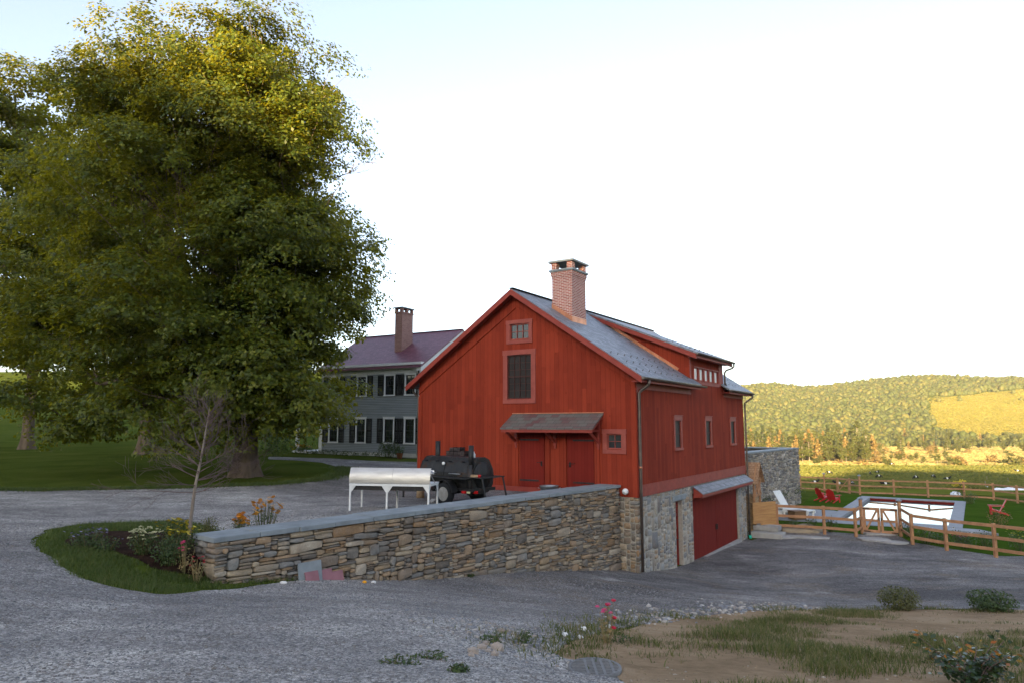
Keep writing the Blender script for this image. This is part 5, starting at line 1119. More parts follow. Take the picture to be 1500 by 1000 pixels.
G0, G1 = hit(1263, 781)[:2], hit(1320, 785)[:2]
P2 = [G1, hit(1337, 797)[:2], hit(1387, 806)[:2], hit(1459, 816)[:2], hit(1530, 827)[:2], hit(1610, 842)[:2]]
fR, zR = fence('three rail wooden fence curving along the drive past the flower border', P2, 1.5, (.36, .88, 1.40), (0,), 1.78)
zg = fence_post(fL, G0, 1.78, True); rails(fL, P1[2], G0, zL[2], zg, (.36, .88, 1.40), .14, (0, -.085))
gd = (G1-G0); gl = np.linalg.norm(gd); ga = math.atan2(gd[1], gd[0]); zgt = max(zg, zR[0])+.10
def gate(name, label, o0, L, H_, rz, z, flip, grp, mat='rail', hinges=True):
    t = thing(name, label, 'gate', (o0[0], o0[1], z), rz, grp); b = .12
    m = MB(); m.box(0, b, -.03, .03, 0, H_); m.box(L-b, L, -.03, .03, 0, H_); m.box(b, L-b, -.028, .028, H_-b*1.1, H_); m.box(b, L-b, -.028, .028, 0, b*1.1); m.box(b, L-b, -.026, .026, H_*.44, H_*.44+b); m.build('gate_frame', mat, t, .005)
    MB().bar((b if not flip else L-b, -.02, .1) if not flip else (b, -.02, H_-.1), (L-b, -.02, H_-.1) if not flip else (L-b, -.02, .1), .095, .03, (0, 1, 0)).build('brace', mat, t, .004)
    if hinges:
        for zz in (.05, H_-.06): MB().box(0 if not flip else L-.32, .32 if not flip else L, -.04, -.031, zz-.025, zz+.025).build('hinge', 'iron', t)
        MB().box(L-.06 if not flip else .01, L-.01 if not flip else .06, -.07, -.031, H_*.5, H_*.62).build('latch', 'iron', t)
    return t
gate('pool_gate', 'wooden gate leaf with its brace rising away from the sand heap, nearest the patio', G0+gd/gl*.09, gl/2-.11, 1.28, ga, zgt, False, 'leaves of the double pool gate')
gate('pool_gate', 'wooden gate leaf with its brace falling toward the curving fence post', G0+gd/gl*(gl/2+.01), gl/2-.11, 1.28, ga, zgt, True, 'leaves of the double pool gate')
# cedar panel
c0 = barn(-.12, 15.25)[:2]; c1 = P1[0]; pd = c1-c0; pl_ = float(np.linalg.norm(pd)); po = thing('cedar_panel', 'solid panel of horizontal cedar boards against the barn corner', 'fence panel', (c0[0], c0[1], -.62), math.atan2(pd[1], pd[0]))
for k in range(7):
    m = MB().box(0 if k > 1 else .55, pl_-.07, -.02-(k % 2)*.012, .02-(k % 2)*.012, .06+k*.225, .06+k*.225+.22); m.build('board', 'cedar', po, .004)
# far fence
FP = [hit(*q)[:2] for q in ((1173, 717), (1208, 719), (1227, 720.5))]; fa, _ = fence('three rail wooden fence joining the tall stone wall to the field gate', FP, 1.4, (.2, .78, 1.26), (1,), 1.62, .13)
FQ = [hit(*q)[:2] for q in ((1245, 722), (1260, 724), (1310, 725.5), (1360, 728), (1413, 729.5), (1456, 732), (1491, 736.5), (1540, 742), (1600, 752))]
fb, _ = fence('long three rail wooden fence between pool and pasture', FQ, 1.4, (.2, .78, 1.26), (1,), 1.62, .13)
a = FP[2]; b = FQ[0]; dd = b-a; L = float(np.linalg.norm(dd)); gate('field_gate', 'single braced wooden gate opening to the cow pasture', a+dd/L*.08, L-.16, 1.28, math.atan2(dd[1], dd[0]), gz(*a)+.08, False, None, 'rail', False)
# pasture wire posts
for i, (xp, yp) in enumerate(((1446, 703), (1477, 706), (1444, 715))):
    p = hit(xp, yp); o = MB().tube([(0, 0, -.3), (0, 0, 1.3)], .06, 7).build('fence_stake', 'bark_pale'); o.location = tuple(p); tag(o, ('thin pale stake in the pasture behind the red chair', 'thin pale stake in the pasture nearest the frame edge', 'short pale stake just behind the long rail fence')[i], 'stake', 'stakes in the pasture')

# ------------------------------------------------------------------ garden chairs
def adirondack(label, loc, rz, grp=None, mat='redpaint'):
    t = thing('adirondack_chair', label, 'chair', loc, rz, grp)
    for s in (-1, 1):
        MB().box(s*.33-.02, s*.33+.02, -.42, -.31, 0, .54).build('leg', mat, t); MB().prism([(s*.33-.055*s-.018, -.40, .36), (s*.33-.055*s-.018, -.40, .25), (s*.33-.055*s-.018, .50, 0), (s*.33-.055*s-.018, .56, 0), (s*.33-.055*s-.018, .56, .06)], (.036, 0, 0)).build('leg', mat, t)
        MB().prism([(s*.36-.07, -.50, .54), (s*.36+.07, -.50, .54), (s*.36+.07, .2, .56), (s*.36-.05, .36, .565), (s*.36-.07, .36, .565)], (0, 0, .025)).build('armrest', mat, t)
    m = MB()
    for k in range(6): y = -.42+k*.095; z = .375-k*.03; m.prism([(-.27, y, z), (-.27, y+.085, z-.027), (-.27, y+.085, z-.005), (-.27, y, z+.022)], (.54, 0, 0))
    m.build('seat', mat, t); m = MB()
    for k in range(6):
        x = -.285+k*.097; top = 1.02-abs(k-2.5)**2*.022; m.prism([(x, .10, .22), (x+.088, .10, .22), (x+.088, .10+.5*(top-.2), top), (x, .10+.5*(top-.2), top)], (0, .022, -.005))
    m.box(-.34, .34, .28, .32, .50, .56); m.build('backrest', mat, t); return t
def toward(p): return math.atan2(-p[0], p[1])
c = hit(1205, 733); ch1 = adirondack('pink red slatted garden chair nearest the tall stone wall', tuple(c), 1.9, 'red garden chairs')
c = hit(1220, 735.5); dup(ch1, tuple(c), 2.25, 'dark red slatted garden chair half hiding its pink twin on the lawn')
c = hit(1462, 753); dup(ch1, tuple(c), -2.1, 'red slatted garden chair alone on the grass past the pool')
def chaise(label, loc, rz, grp):
    t = thing('sun_lounger', label, 'lounger', loc, rz, grp); m = MB()
    for k in range(9): m.box(-.36, .36, .0+k*.145, .135+k*.145, .36, .39)
    m.box(-.38, -.34, 0, 1.3, .24, .36); m.box(.34, .38, 0, 1.3, .24, .36); m.build('seat', 'white', t); m = MB()
    for k in range(6): m.prism([(-.36+k*.122, 0, .39), (-.25+k*.122, 0, .39), (-.25+k*.122, -.48, 1.22), (-.36+k*.122, -.48, 1.22)], (0, .025, .01))
    m.build('backrest', 'white', t)
    for x, y in ((-.34, .08), (.34, .08), (-.34, 1.2), (.34, 1.2)): MB().box(x-.035, x+.035, y-.035, y+.035, 0, .3599).build('leg', 'white', t)
    m = MB(); m.box(-.37, .37, -.55, -.02, .02, .24); m.build('wheel_board', 'white', t); return t
c = hit(1148, 759); cl = chaise('white slatted lounger with raised back just inside the fence', (c[0]+.45, c[1]+.7, -.475), -2.4, 'white loungers'); cl.scale = (1.25,)*3
c = hit(1128, 752); dup(cl, (c[0]-.2, c[1]+1.2, -.5), -2.0, 'white lounger mostly hidden behind the cedar panel')
c = hit(1171, 763); t = thing('wicker_box', 'brown wicker side table on the patio behind the fence', 'side table', (c[0], c[1]+.3, -.475), .3)
MB().box(-.42, .42, -.3, .3, .03, .5).build('body', 'wicker', t, .02); MB().box(-.45, .45, -.33, .33, .502, .54).build('top', 'cord', t)
for i, (xp, yp, L, lb) in enumerate(((1443, 715.5, 3.4, 'rolled white sheeting behind the long rail fence'), (1478, 717.5, 4.2, 'wider heap of white sheeting at the fence end'), (1400, 725, .7, 'small scrap of white sheeting at the foot of the far fence'))):
    c = hit(xp, yp); m = MB(); m.add([(q[0]*L/2, q[1]*.6, max(-.05, q[2]*.32+.1*math.sin(q[0]*9+i))) for q in ICO[3][0]], ICO[3][1], True); o = m.build('white_sheet', 'tarp'); o.location = tuple(c); tag(o, lb, 'sheeting', 'white sheeting by the pasture')

# firewood shed beyond the barn corner
c = barn(.35, 16.2); fw = thing('firewood_shed', 'small gabled cedar rack stacked with round firewood behind the barn', 'wood shed', (c[0], c[1], -.6), BRZ+math.pi/2); W_ = .62
for x in (-W_, W_):
    for y in (-.5, .5): MB().box(x-.05, x+.05, y-.05, y+.05, 0, 2.83).build('post', 'rail', fw)
m = MB(); m.bar((-W_, -.55, 2.80), (W_, -.55, 2.80), .06, .12); m.bar((-W_, -.55, 1.95), (W_, -.55, 1.95), .06, .12); m.bar((-W_-.1, -.55, 2.75), (0, -.55, 3.62), .06, .12); m.bar((W_+.1, -.55, 2.75), (0, -.55, 3.62), .06, .12); m.bar((0, -.56, 1.95), (0, -.56, 3.55), .06, .10)
for s in (-1, 1): m.bar((s*W_, -.57, 1.95), (0, -.57, 2.8), .05, .10); m.bar((0, -.58, 1.95), (s*W_, -.58, 2.8), .05, .10); m.bar((s*.3, -.57, 2.8), (0, -.57, 3.3), .05, .08)
m.build('truss', 'rail', fw); m = MB()
for s in (-1, 1): m.prism([(0, -.75, 3.72), (s*.85, -.75, 2.63), (s*.85, -.75, 2.57), (0, -.75, 3.66)], (0, 2.0, 0))
m.build('roof', 'shingle', fw); r2 = random.Random(4); m = MB()
z = .1; row_ = 0
while z < 1.85:
    x = -W_+.13+(row_ % 2)*.08
    while x < W_-.08: m.tube([(x, -.48+r2.uniform(-.05, .05), z), (x, .45, z)], r2.uniform(.065, .085), 9); x += .165
    z += .145; row_ += 1
m.build('firewood', 'log', fw)

# ------------------------------------------------------------------ steel table, smoker trailer and things by the barn
F1 = px(511, 748, 2.6); zt_ = gz(F1[0], F1[1]); tb = thing('steel_grill_table', 'long white metal grill stand with raised stainless hood on the gravel', 'grill', (F1[0], F1[1], zt_), math.atan2(-.42, 2.35))
TLn = 2.52; TD = .92
for i, x in enumerate((0, TLn*.475, TLn)):
    for y in (0, TD):
        m = MB(); xx = min(max(x, .03), TLn-.03); m.box(xx-.025, xx+.025, y-.025, y+.025, 0, .76)
        for s in (-1, 1):
            if 0 <= xx+s*.15 <= TLn+.02 or True:
                if (i == 0 and s < 0) or (i == 2 and s > 0): continue
                m.prism([(xx+s*.025, y-.012, .76), (xx+s*.17, y-.012, .76), (xx+s*.025, y-.012, .56)], (0, .024, 0))
        if i == 2: m.prism([(xx, y+(.025 if y == 0 else -.025), .76), (xx, y+(.19 if y == 0 else -.19), .76), (xx, y+(.025 if y == 0 else -.025), .54)], (.012, 0, 0))
        m.build('leg', 'white', tb)
m = MB(); m.box(0, TLn, -.03, .03, .762, .82); m.box(0, TLn, TD-.03, TD+.03, .762, .82); m.box(-.02, .04, .031, TD-.031, .762, .82); m.box(TLn-.04, TLn+.02, .031, TD-.031, .762, .82); m.build('frame', 'white', tb)
m = MB(); m.box(.045, TLn-.045, .035, TD-.035, .63, .80); m.build('fire_tray', 'iron', tb); m = MB()
m.box(TLn-.55, TLn+.03, .035, TD, .822, .835); m.build('table_top', 'white', tb)
for x0, x1 in ((-.03, TLn*.53), (TLn*.53+.008, TLn+.0)):
    m = MB(); n = 10; prof = [(.02-.035*math.sin(math.pi*k/n)+.12*(k/n), .83+.46*k/n) for k in range(n+1)]
    vs = [(x0, y, z) for y, z in prof]+[(x1, y, z) for y, z in prof]; m.add(vs, [(k, k+1, n+2+k, n+1+k) for k in range(n)], True)
    vs2 = [(x0, y+.012, z) for y, z in prof]+[(x1, y+.012, z) for y, z in prof]; m.add(vs2, [(k+1, k, n+1+k, n+2+k) for k in range(n)], True); m.box(x0, x1, prof[-1][0]-.004, prof[-1][0]+.03, 1.268, 1.285)
    m.build('hood', 'steel', tb)
m = MB(); m.bar((TLn-.02, .16, 1.1), (TLn-.02, .62, .83), .025, .02); m.build('hood_prop', 'steel', tb)
# smoker trailer, local x along its length toward the tail
SRZ = math.atan2(-.643, .766); sb = px(660, 738, 2.6); WH = .36
sx, sy = sb[0], sb[1]; sm = thing('smoker_trailer', 'black barrel smoker on a single axle trailer by the barn wall', 'smoker', (sx, sy, gz(sx, sy)), SRZ)
prof = [(.0, .42), (.14, .36), (.5, .34), (.78, .40), (.98, .62), (1.02, .92), (.98, 1.14), (.80, 1.42), (.58, 1.52), (.30, 1.50), (.10, 1.34), (-.02, 1.02), (-.02, .70)]
t0, t1 = -1.62, .86
m = MB(); m.prism([(t0, y+.12, z) for y, z in prof], (t1-t0, 0, 0)); m.build('tank', 'iron', sm, .03)
m = MB(); 
lp = [(.095, 1.36), (-.035, 1.02), (-.035, .90), (-.055, .90), (-.055, 1.03), (.08, 1.375)]
for a_, b_ in ((t0+.06, -.42), (-.40, t1-.12)): m.prism([(a_, y+.12, z) for y, z in lp], (b_-a_, 0, 0))
m.build('lid', 'iron', sm, .006)
for x in (-1.3, -.75, -.15, .45): MB().box(x-.02, x+.02, .02, .16, 1.35, 1.40).build('lid_hinge', 'iron', sm)
MB().tube([(-1.25, .05, 1.0), (-1.25, .0, .99), (-.75, .0, .99), (-.75, .05, 1.0)], .014, 7).build('lid_handle', 'zinc', sm); MB().tube([(-.1, .05, 1.0), (-.1, .0, .99), (.4, .0, .99), (.4, .05, 1.0)], .014, 7).build('lid_handle', 'zinc', sm)
for x in (-1.63, -.43, .85): m = MB(); m.prism([(x, y+.12, z) for y, z in [(a*1.012-.006, b*1.006) for a, b in prof]], (.02, 0, 0)); m.build('weld_band', 'iron', sm)
m = MB(); m.box(t0-.05, t1+.12, -.30, .07, .86, .89); m.build('shelf', 'iron', sm); m = MB(); m.box(t1+.02, t1+.62, -.12, 1.0, .90, .93); m.build('shelf', 'iron', sm)
m = MB(); m.bar((t1+.58, -.05, .90), (t1+.78, -.05, .1), .04, .04); m.bar((t1+.58, .95, .90), (t1+.78, .95, .1), .04, .04); m.build('prop', 'iron', sm)
for x, y, h in ((t0+.35, .62, 2.02), (t1-.10, .16, 1.92)): MB().lathe([(.085, 1.2), (.085, h), (.075, h), (.075, h-.2)], (x, y, 0), 16).build('chimney_stack', 'iron', sm)
MB().lathe([(.085, .35), (.085, 1.3)], (t1-.02, .02, 0), 14).build('fire_pipe', 'iron', sm)
m = MB(); m.bar((-1.7, -.05, .5), (1.0, -.05, .5), .07, .09); m.bar((-1.7, 1.05, .5), (1.0, 1.05, .5), .07, .09); m.bar((-1.7, -.05, .5), (-2.9, .5, .5), .07, .09); m.bar((-1.7, 1.05, .5), (-2.9, .5, .5), .07, .09); m.bar((0, -.05, .5), (0, 1.05, .5), .07, .09); m.bar((.98, -.05, .5), (.98, 1.05, .5), .07, .09); m.bar((0, -.2, .36), (0, 1.25, .36), .06, .06); m.bar((-2.9, .5, .5), (-2.9, .5, 0), .05, .05); m.build('chassis', 'iron', sm)
for y in (-.26, 1.26):
    m = MB(); m.lathe([(.22, -.09), (.335, -.10), (.355, -.07), (.36, 0), (.355, .07), (.335, .10), (.22, .09)], (0, y, .36), 28, 'y'); wl = m.build('wheel', 'rubber', sm)
    s = -1 if y < 0 else 1
    m = MB(); m.lathe([(.222, -.085), (.222, .085), (.214, .085), (.214, -.085), (.222, -.085)], (0, y, .36), 24, 'y'); m.lathe([(.0, s*.05), (.07, s*.05), (.09, s*.03), (.18, s*.035), (.215, s*.075), (.225, s*.095)], (0, y, .36), 24, 'y'); m.build('rim', 'rim', wl)
    m = MB()
    for k in range(8): a_ = k*math.pi/4; m.lathe([(.028, s*.052), (.028, s*.058)], (.145*math.cos(a_), y, .36+.145*math.sin(a_)), 8, 'y')
    m.build('rim_hole', 'blackpaint', wl)
    m = MB(); pts = [(.46*math.cos(q), .36+.46*math.sin(q)) for q in np.linspace(.15, math.pi-.15, 12)]; pts2 = [(.44*math.cos(q), .36+.44*math.sin(q)) for q in np.linspace(.15, math.pi-.15, 12)]
    m.prism([(x, y-.14, z) for x, z in pts]+[(x, y-.14, z) for x, z in reversed(pts2)], (0, .28, 0)); m.build('fender', 'iron', sm)
for x, y in ((.75, -.14), (1.03, .1), (-1.68, -.12)): MB().box(x-.09, x+.09, y-.04, y+.02, .40, .49).build('tail_light', 'taillight', sm, .01)
MB().box(.88, 1.02, -.165, -.14, .42, .48).build('reflector', 'cream_petal', sm)
MB().lathe([(.0, -.03), (.055, -.03), (.055, .02)], (-.45, .10, 1.30), 16, 'y').build('thermometer', 'whiteglobe', sm)
MB().box(-1.08, -.86, .052, .062, .93, 1.06).build('plate', 'tarp', sm); MB().box(-1.04, -.94, .048, .0515, .97, 1.02).build('plate_mark', 'blue', sm)
MB().lathe([(.0, -.02), (.42, -.02), (.45, 0), (.42, .03), (0, .03)], (t1+.02, .60, .95), 24, 'x').build('end_door', 'iron', sm)
bt = sm.matrix_basis @ Vector((t1-.14, .22, 1.44)); Mw = Matrix.Translation(Vector((sx, sy, gz(sx, sy)))) @ Matrix.Rotation(SRZ, 4, 'Z'); bp = Mw @ Vector((t1-.22, .42, 1.50))
o = MB().lathe([(.045, 0), (.05, .02), (.05, .13), (.02, .17), (.02, .21), (0, .21)], (0, 0, 0), 14).build('spray_bottle', 'white'); o.location = bp; tag(o, 'small white bottle standing on top of the black smoker', 'bottle')
bp = Mw @ Vector((t1+.22, -.02, .93)); o = MB().box(-.12, .12, -.05, .05, 0, .07).build('cutting_board', 'log'); o.location = bp; tag(o, 'wooden block lying on the smoker tail shelf', 'board')
bp = Mw @ Vector((t1+.42, .0, .93)); o = MB().lathe([(.05, 0), (.055, .08), (.0, .08)], (0, 0, 0), 12).build('red_can', 'taillight'); o.location = bp; tag(o, 'small red can on the smoker tail shelf', 'can')
def at_mesh(mb, name, mat, p, label, cat, rz=0, grp=None, bevel=0):
    o = mb.build(name, mat, None, bevel); o.location = tuple(p); o.rotation_euler = (0, 0, rz); tag(o, label, cat, grp); return o
p = px(613, 730, 2.6); at_mesh(MB().lathe([(.15, 0), (.14, .2), (.145, .42), (0, .42)], (0, 0, 0), 14), 'log_stump', 'log', (p[0], p[1]+.5, gz(p[0], p[1]+.5)), 'upright cut log on the gravel behind the grill stand', 'log')
p = px(634, 737, 2.6); at_mesh(MB().blob((0, 0, .06), (.14, .1, .09), .25, 2), 'loose_rock', 'rock', (p[0], p[1]+.3, gz(p[0], p[1]+.3)), 'tan stone on the gravel beside the trailer wheel', 'rock')
p = px(615, 692, 2.6); 
t = thing('blue_tub', 'blue plastic crate on the ground behind the grill hood', 'crate', (*barn(10.0, -.9)[:2], gz(*barn(10., -.9)[:2])), .2); MB().prism([(-.35, -.25, 0), (.35, -.25, 0), (.35, .25, 0), (-.35, .25, 0)], (0, 0, .45)).build('body', 'blue', t, .03); MB().box(-.38, .38, -.28, .28, .452, .5).build('lid', 'tarp', t)
p = barn(3.35, -.55); t = thing('galvanized_tub', 'round galvanized wash tub on the ground by the barn doors', 'tub', (p[0], p[1], gz(p[0], p[1])))
MB().lathe([(.30, 0), (.36, .3), (.375, .31), (.36, .32), (.34, .3), (.29, .03), (0, .03)], (0, 0, 0), 24).build('tub', 'zinc', t)
MB().tube([(-.37, -.06, .22), (-.42, -.05, .24), (-.42, .05, .24), (-.37, .06, .22)], .01, 6).build('handle', 'zinc', t); MB().tube([(.37, -.06, .22), (.42, -.05, .24), (.42, .05, .24), (.37, .06, .22)], .01, 6).build('handle', 'zinc', t)
p = barn(8.0, -.30); t = thing('slate_stack', 'stepped pile of dark roof slates against the barn wall', 'slates', (p[0], p[1], gz(p[0], p[1])), BRZ)
r2 = random.Random(9); rows = [(-1.0, 1.0, .9), (-.85, .85, 1.15), (-.72, .72, 1.35), (-.5, .45, 1.55), (-.3, .25, 1.70)]
z0 = 0
for k, (a_, b_, h) in enumerate(rows):
    m = MB(); x = a_
    while x < b_-.02: m.box(x+.004, min(x+.2, b_)-.004, -.06+r2.uniform(-.02, .02), .26, z0, h+r2.uniform(-.012, .012)); x += .2
    m.build('slate_row', 'stack', t); z0 = h+.012
# flagstones leaning on the dry wall
def lean(xp0, xp1, ytop, ybot, mat, label, name='leaning_slab', off=.0):
    a_ = onplane(xp0, ybot, N0-WL*(.10+off), WL); b_ = onplane(xp1, ybot, N0-WL*(.10+off), WL); tz = onplane(xp0, ytop, N0-WL*(.06+off), WL)[2]
    s0, s1 = (a_-N0) @ WD, (b_-N0) @ WD; z = lowi((s0+s1)/2)+.08; m = MB(); m.prism([(s0, -.14-off, z), (s1, -.14-off, z), (s1, -.06-off, tz), (s0, -.06-off, tz)], (0, .035, 0))
    o = m.build(name, mat, None, .006); o.location = tuple(N0); o.rotation_euler = (0, 0, RW); tag(o, label, 'slab', 'slabs leaning on the dry wall')
lean(437, 471, 825, 853, 'cap', 'grey stone slab leaning against the dry wall'); lean(448, 467, 838, 853, 'pink_slate', 'narrow pink slab in front of the grey leaning slab', 'leaning_slab', .07)
lean(471, 487, 834, 852, 'pink_slate', 'square pink slab leaning beside the grey slab'); lean(486, 503, 837, 852, 'pink_slate', 'low pink slab farthest from the grey slab', 'leaning_slab', .015)
p = hit(534, 854); at_mesh(MB().blob((0, 0, .03), (.045, .04, .04), .2, 2), 'orange_ball', 'orange_petal', p, 'small orange lump on the gravel below the dry wall', 'ball')
p = hit(547, 854); at_mesh(MB().blob((0, 0, .03), (.06, .05, .04), .25, 2), 'loose_rock', 'white_petal', p, 'white stone beside the orange lump on the gravel', 'rock')
p = hit(415, 855); at_mesh(MB().blob((0, 0, .03), (.07, .05, .035), .25, 2), 'loose_rock', 'white_petal', p, 'white stone at the wall foot by the bed grass', 'rock')
# storm drain
p = hit(871, 982); t = thing('storm_drain', 'round iron storm grate set in the gravel beside the bare earth', 'drain', (p[0], p[1], p[2]+.05)); R_ = .265
MB().lathe([(R_, .0), (R_+.03, .0), (R_+.035, -.06), (R_, -.06), (R_, 0)], (0, 0, 0), 36).build('rim', 'grate', t)
MB().lathe([(0, -.026), (R_-.002, -.026)], (0, 0, 0), 36).build('pit', 'blackpaint', t); m = MB()
for k in range(-5, 6): y = k*.047; L = math.sqrt(R_**2-y*y); m.box(-L, L, y-.010, y+.010, -.010, -.002)
for x in (-.09, .09, 0, .19, -.19)[:4]: L = math.sqrt(R_**2-x*x); m.box(x-.014, x+.014, -L, L, -.012, -.0005)
m.build('grate', 'grate', t)
for i, (xp, yp, r_, lb) in enumerate(((694, 958, .075, 'flat tan rock at the edge of the rock pile'), (706, 951, .07, 'pale angular rock in the rock pile'), (716, 956, .05, 'small brown rock in front of the rock pile'), (729, 953, .085, 'large grey rock with a clean face in the pile'), (724, 961, .06, 'blue grey rock lowest in the pile'), (731, 941, .05, 'pale rock nestled in the weeds'), (690, 962, .045, 'orange brown rock beside the pile'), (713, 945, .06, 'rounded rock at the back of the pile'))):
    p = hit(xp, yp); at_mesh(MB().blob((0, 0, r_*.4), (r_, r_*.8, r_*.7), .3, 1, random.Random(i+40)), 'loose_rock', 'rock', p, lb, 'rock', i, 'rocks piled on the gravel')
for i, (xp, yp, r_) in enumerate(((828, 932, .05), (855, 924, .06), (850, 935, .045), (892, 921, .06))):
    p = hit(xp, yp); at_mesh(MB().blob((0, 0, r_*.4), (r_, r_*.9, r_*.8), .2, 2, random.Random(i+60)), 'loose_rock', 'white_petal', p, ('white stone farthest from the pink zinnias', 'round white stone near the pink zinnias', 'flat white stone at the soil edge', 'white stone hidden behind the pink zinnias')[i], 'rock', 0, 'white stones near the zinnias')

# ------------------------------------------------------------------ garden plants
def plant(name, label, cat, loc, h, r, mat, n, leaf, seed, flowers=None, stems=14, grp=None, up=.6, stem_mat='blade', dome=True, fl_top=.12):
    rng = np.random.default_rng(seed); r2 = random.Random(seed); t = thing(name, label, cat, tuple(loc), 0, grp)
    d = rng.normal(size=(n, 3)); d /= np.linalg.norm(d, axis=1, keepdims=True); f = rng.random(n)**.4
    C = np.stack([d[:, 0]*r*f, d[:, 1]*r*f, h*.5+d[:, 2]*h*.5*f], -1); C[:, 2] = np.maximum(C[:, 2], .02)
    V, Fc = leaves_np(C, d*.6+np.array([0, 0, up])+rng.normal(size=(n, 3))*.5, leaf, rng, .5); mesh_np('foliage', V, Fc, mat, t)
    m = MB(); tips = []
    for i in range(stems):
        a = r2.uniform(0, 6.28); q = r*math.sqrt(r2.random())*.9; hh = h*r2.uniform(.75, 1.08)*(1-.25*(q/r)**2); tip = (q*math.cos(a), q*math.sin(a), hh); m.tube([(tip[0]*.3, tip[1]*.3, -.02), (tip[0]*.7, tip[1]*.7, hh*.55), tip], [.008, .006, .004], 4, cap=False); tips.append(tip)
    m.build('stem', stem_mat, t, recalc=False)
    if flowers:
        mt, k, fr, style = flowers
        for i in range(k):
            m = MB()
            tip = tips[i % len(tips)]; c = np.array(tip)+np.array([r2.uniform(-1, 1)*r*.25, r2.uniform(-1, 1)*r*.25, fl_top*r2.random()*h])
            if style == 'daisy':
                tl = (r2.uniform(-.5, .5), r2.uniform(-.9, .1))
                for j in range(8): 
                    a = j*math.pi/4; e1 = np.array([math.cos(a), math.sin(a), tl[0]*math.cos(a)+tl[1]*math.sin(a)])*fr; a2 = a+.35; e2 = np.array([math.cos(a2), math.sin(a2), tl[0]*math.cos(a2)+tl[1]*math.sin(a2)])*fr*.75; a3 = a-.35; e3 = np.array([math.cos(a3), math.sin(a3), tl[0]*math.cos(a3)+tl[1]*math.sin(a3)])*fr*.75
                    m.add([c, c+e3, c+e1, c+e2], [(0, 1, 2, 3)])
            elif style == 'ball':
                for zz, rr_ in ((0, 1), (.25, .8), (.45, .5)):
                    for j in range(9): a = j*.698+zz*3; m.add([c+[0, 0, zz*fr], c+np.array([math.cos(a-.3)*fr*rr_*.8, math.sin(a-.3)*fr*rr_*.8, zz*fr+.15*fr]), c+np.array([math.cos(a)*fr*rr_, math.sin(a)*fr*rr_, zz*fr+.1*fr]), c+np.array([math.cos(a+.3)*fr*rr_*.8, math.sin(a+.3)*fr*rr_*.8, zz*fr+.15*fr])], [(0, 1, 2, 3)])
            else:
                for j in range(7): q = c+np.array([r2.uniform(-1, 1)*fr, r2.uniform(-1, 1)*fr, r2.uniform(-.3, .3)*fr]); m.blob(q, (fr*.35, fr*.35, fr*.22), .2, 1, r2)
            m.build('flower', mt, t, recalc=False)
    return t
g = lambda xp, yp: hit(xp, yp)
plant('aster_plant', 'lilac flowered aster in the dark mulch', 'flowers', g(128, 803), .40, .36, 'shrub', 520, .055, 1, ('lilac_petal', 40, .028, 'daisy'), 22)
plant('aster_plant', 'low leafy green plant beside the lilac aster', 'plant', g(156, 806), .28, .26, 'shrub', 300, .05, 2, ('lilac_petal', 8, .022, 'daisy'), 10)
plant('sedum_plant', 'sedum with flat cream flower heads in the dark mulch', 'flowers', g(209, 812), .50, .30, 'shrub', 520, .06, 3, ('cream_petal', 30, .042, 'cluster'), 30)
plant('yellow_daisy', 'tall leafy plant with yellow flowers behind the wall end', 'flowers', g(262, 812), .56, .38, 'shrub', 700, .055, 4, ('yellow_petal', 46, .038, 'daisy'), 34)
plant('yellow_daisy', 'sparse yellow flowered plant at the foot of the bare tree', 'flowers', g(252, 788), .42, .36, 'shrub', 300, .05, 5, ('yellow_petal', 36, .038, 'daisy'), 28)
plant('zinnia_plant', 'fading zinnia with pink blooms against the wall end', 'flowers', tuple(N0+WL*.30-WD*.42+np.array([0, 0, gz(*(N0+WL*.3-WD*.42)[:2])])), .55, .20, 'dry', 160, .05, 6, ('pink_petal', 7, .035, 'ball'), 18, None, .6, 'dry')
plant('zinnia_plant', 'crimson zinnia low at the wall corner', 'flowers', tuple(N0-WL*.02-WD*.35+np.array([0, 0, gz(*(N0-WL*.02-WD*.35)[:2])])), .44, .17, 'dry', 110, .045, 7, ('crimson_petal', 7, .03, 'ball'), 14, None, .6, 'dry')
plant('green_bush', 'dense green leafy clump filling the corner by the wall end', 'plant', tuple(N0+WL*.55-WD*.62+np.array([0, 0, gz(*(N0+WL*.55-WD*.62)[:2])])), .55, .32, 'shrub', 900, .05, 8, None, 12)
q = N0+WD*.6+WL*1.5; plant('dark_bush', 'small dark bush standing behind the wall cap', 'bush', (q[0], q[1], gz(q[0], q[1])), .62, .24, 'shrub_olive', 520, .05, 9)
q = N0+WD*1.15+WL*1.15; plant('rudbeckia_plant', 'low clump of orange rudbeckia close behind the wall cap', 'flowers', (q[0], q[1], gz(q[0], q[1])), .60, .22, 'shrub', 260, .06, 10, ('orange_petal', 34, .052, 'daisy'), 20)
q = N0+WD*1.75+WL*1.2; plant('rudbeckia_plant', 'tall airy orange rudbeckia behind the wall cap', 'flowers', (q[0], q[1], gz(q[0], q[1])), .86, .34, 'shrub', 170, .06, 11, ('orange_petal', 52, .052, 'daisy'), 32)
plant('zinnia_plant', 'lone zinnia with pink and red blooms in the foreground', 'flowers', g(889, 942), .50, .13, 'dry', 70, .06, 12, ('pink_petal', 6, .038, 'ball'), 9, None, .6, 'dry'); 
zp = [o for o in bpy.data.objects if o.name.startswith('zinnia_plant')][-1]; zk = [o for o in bpy.data.objects if o.get('label', '').startswith('lone zinnia')][0]
m = MB()
for x, y, z in ((.10, 0, .58), (.02, .02, .52), (.11, .03, .34), (.10, -.02, .22)):
    m.tube([(x*.3, y, 0), (x*.8, y, z*.6), (x, y, z)], .004, 4, cap=False)
m.build('stem', 'dry', zk, recalc=False)
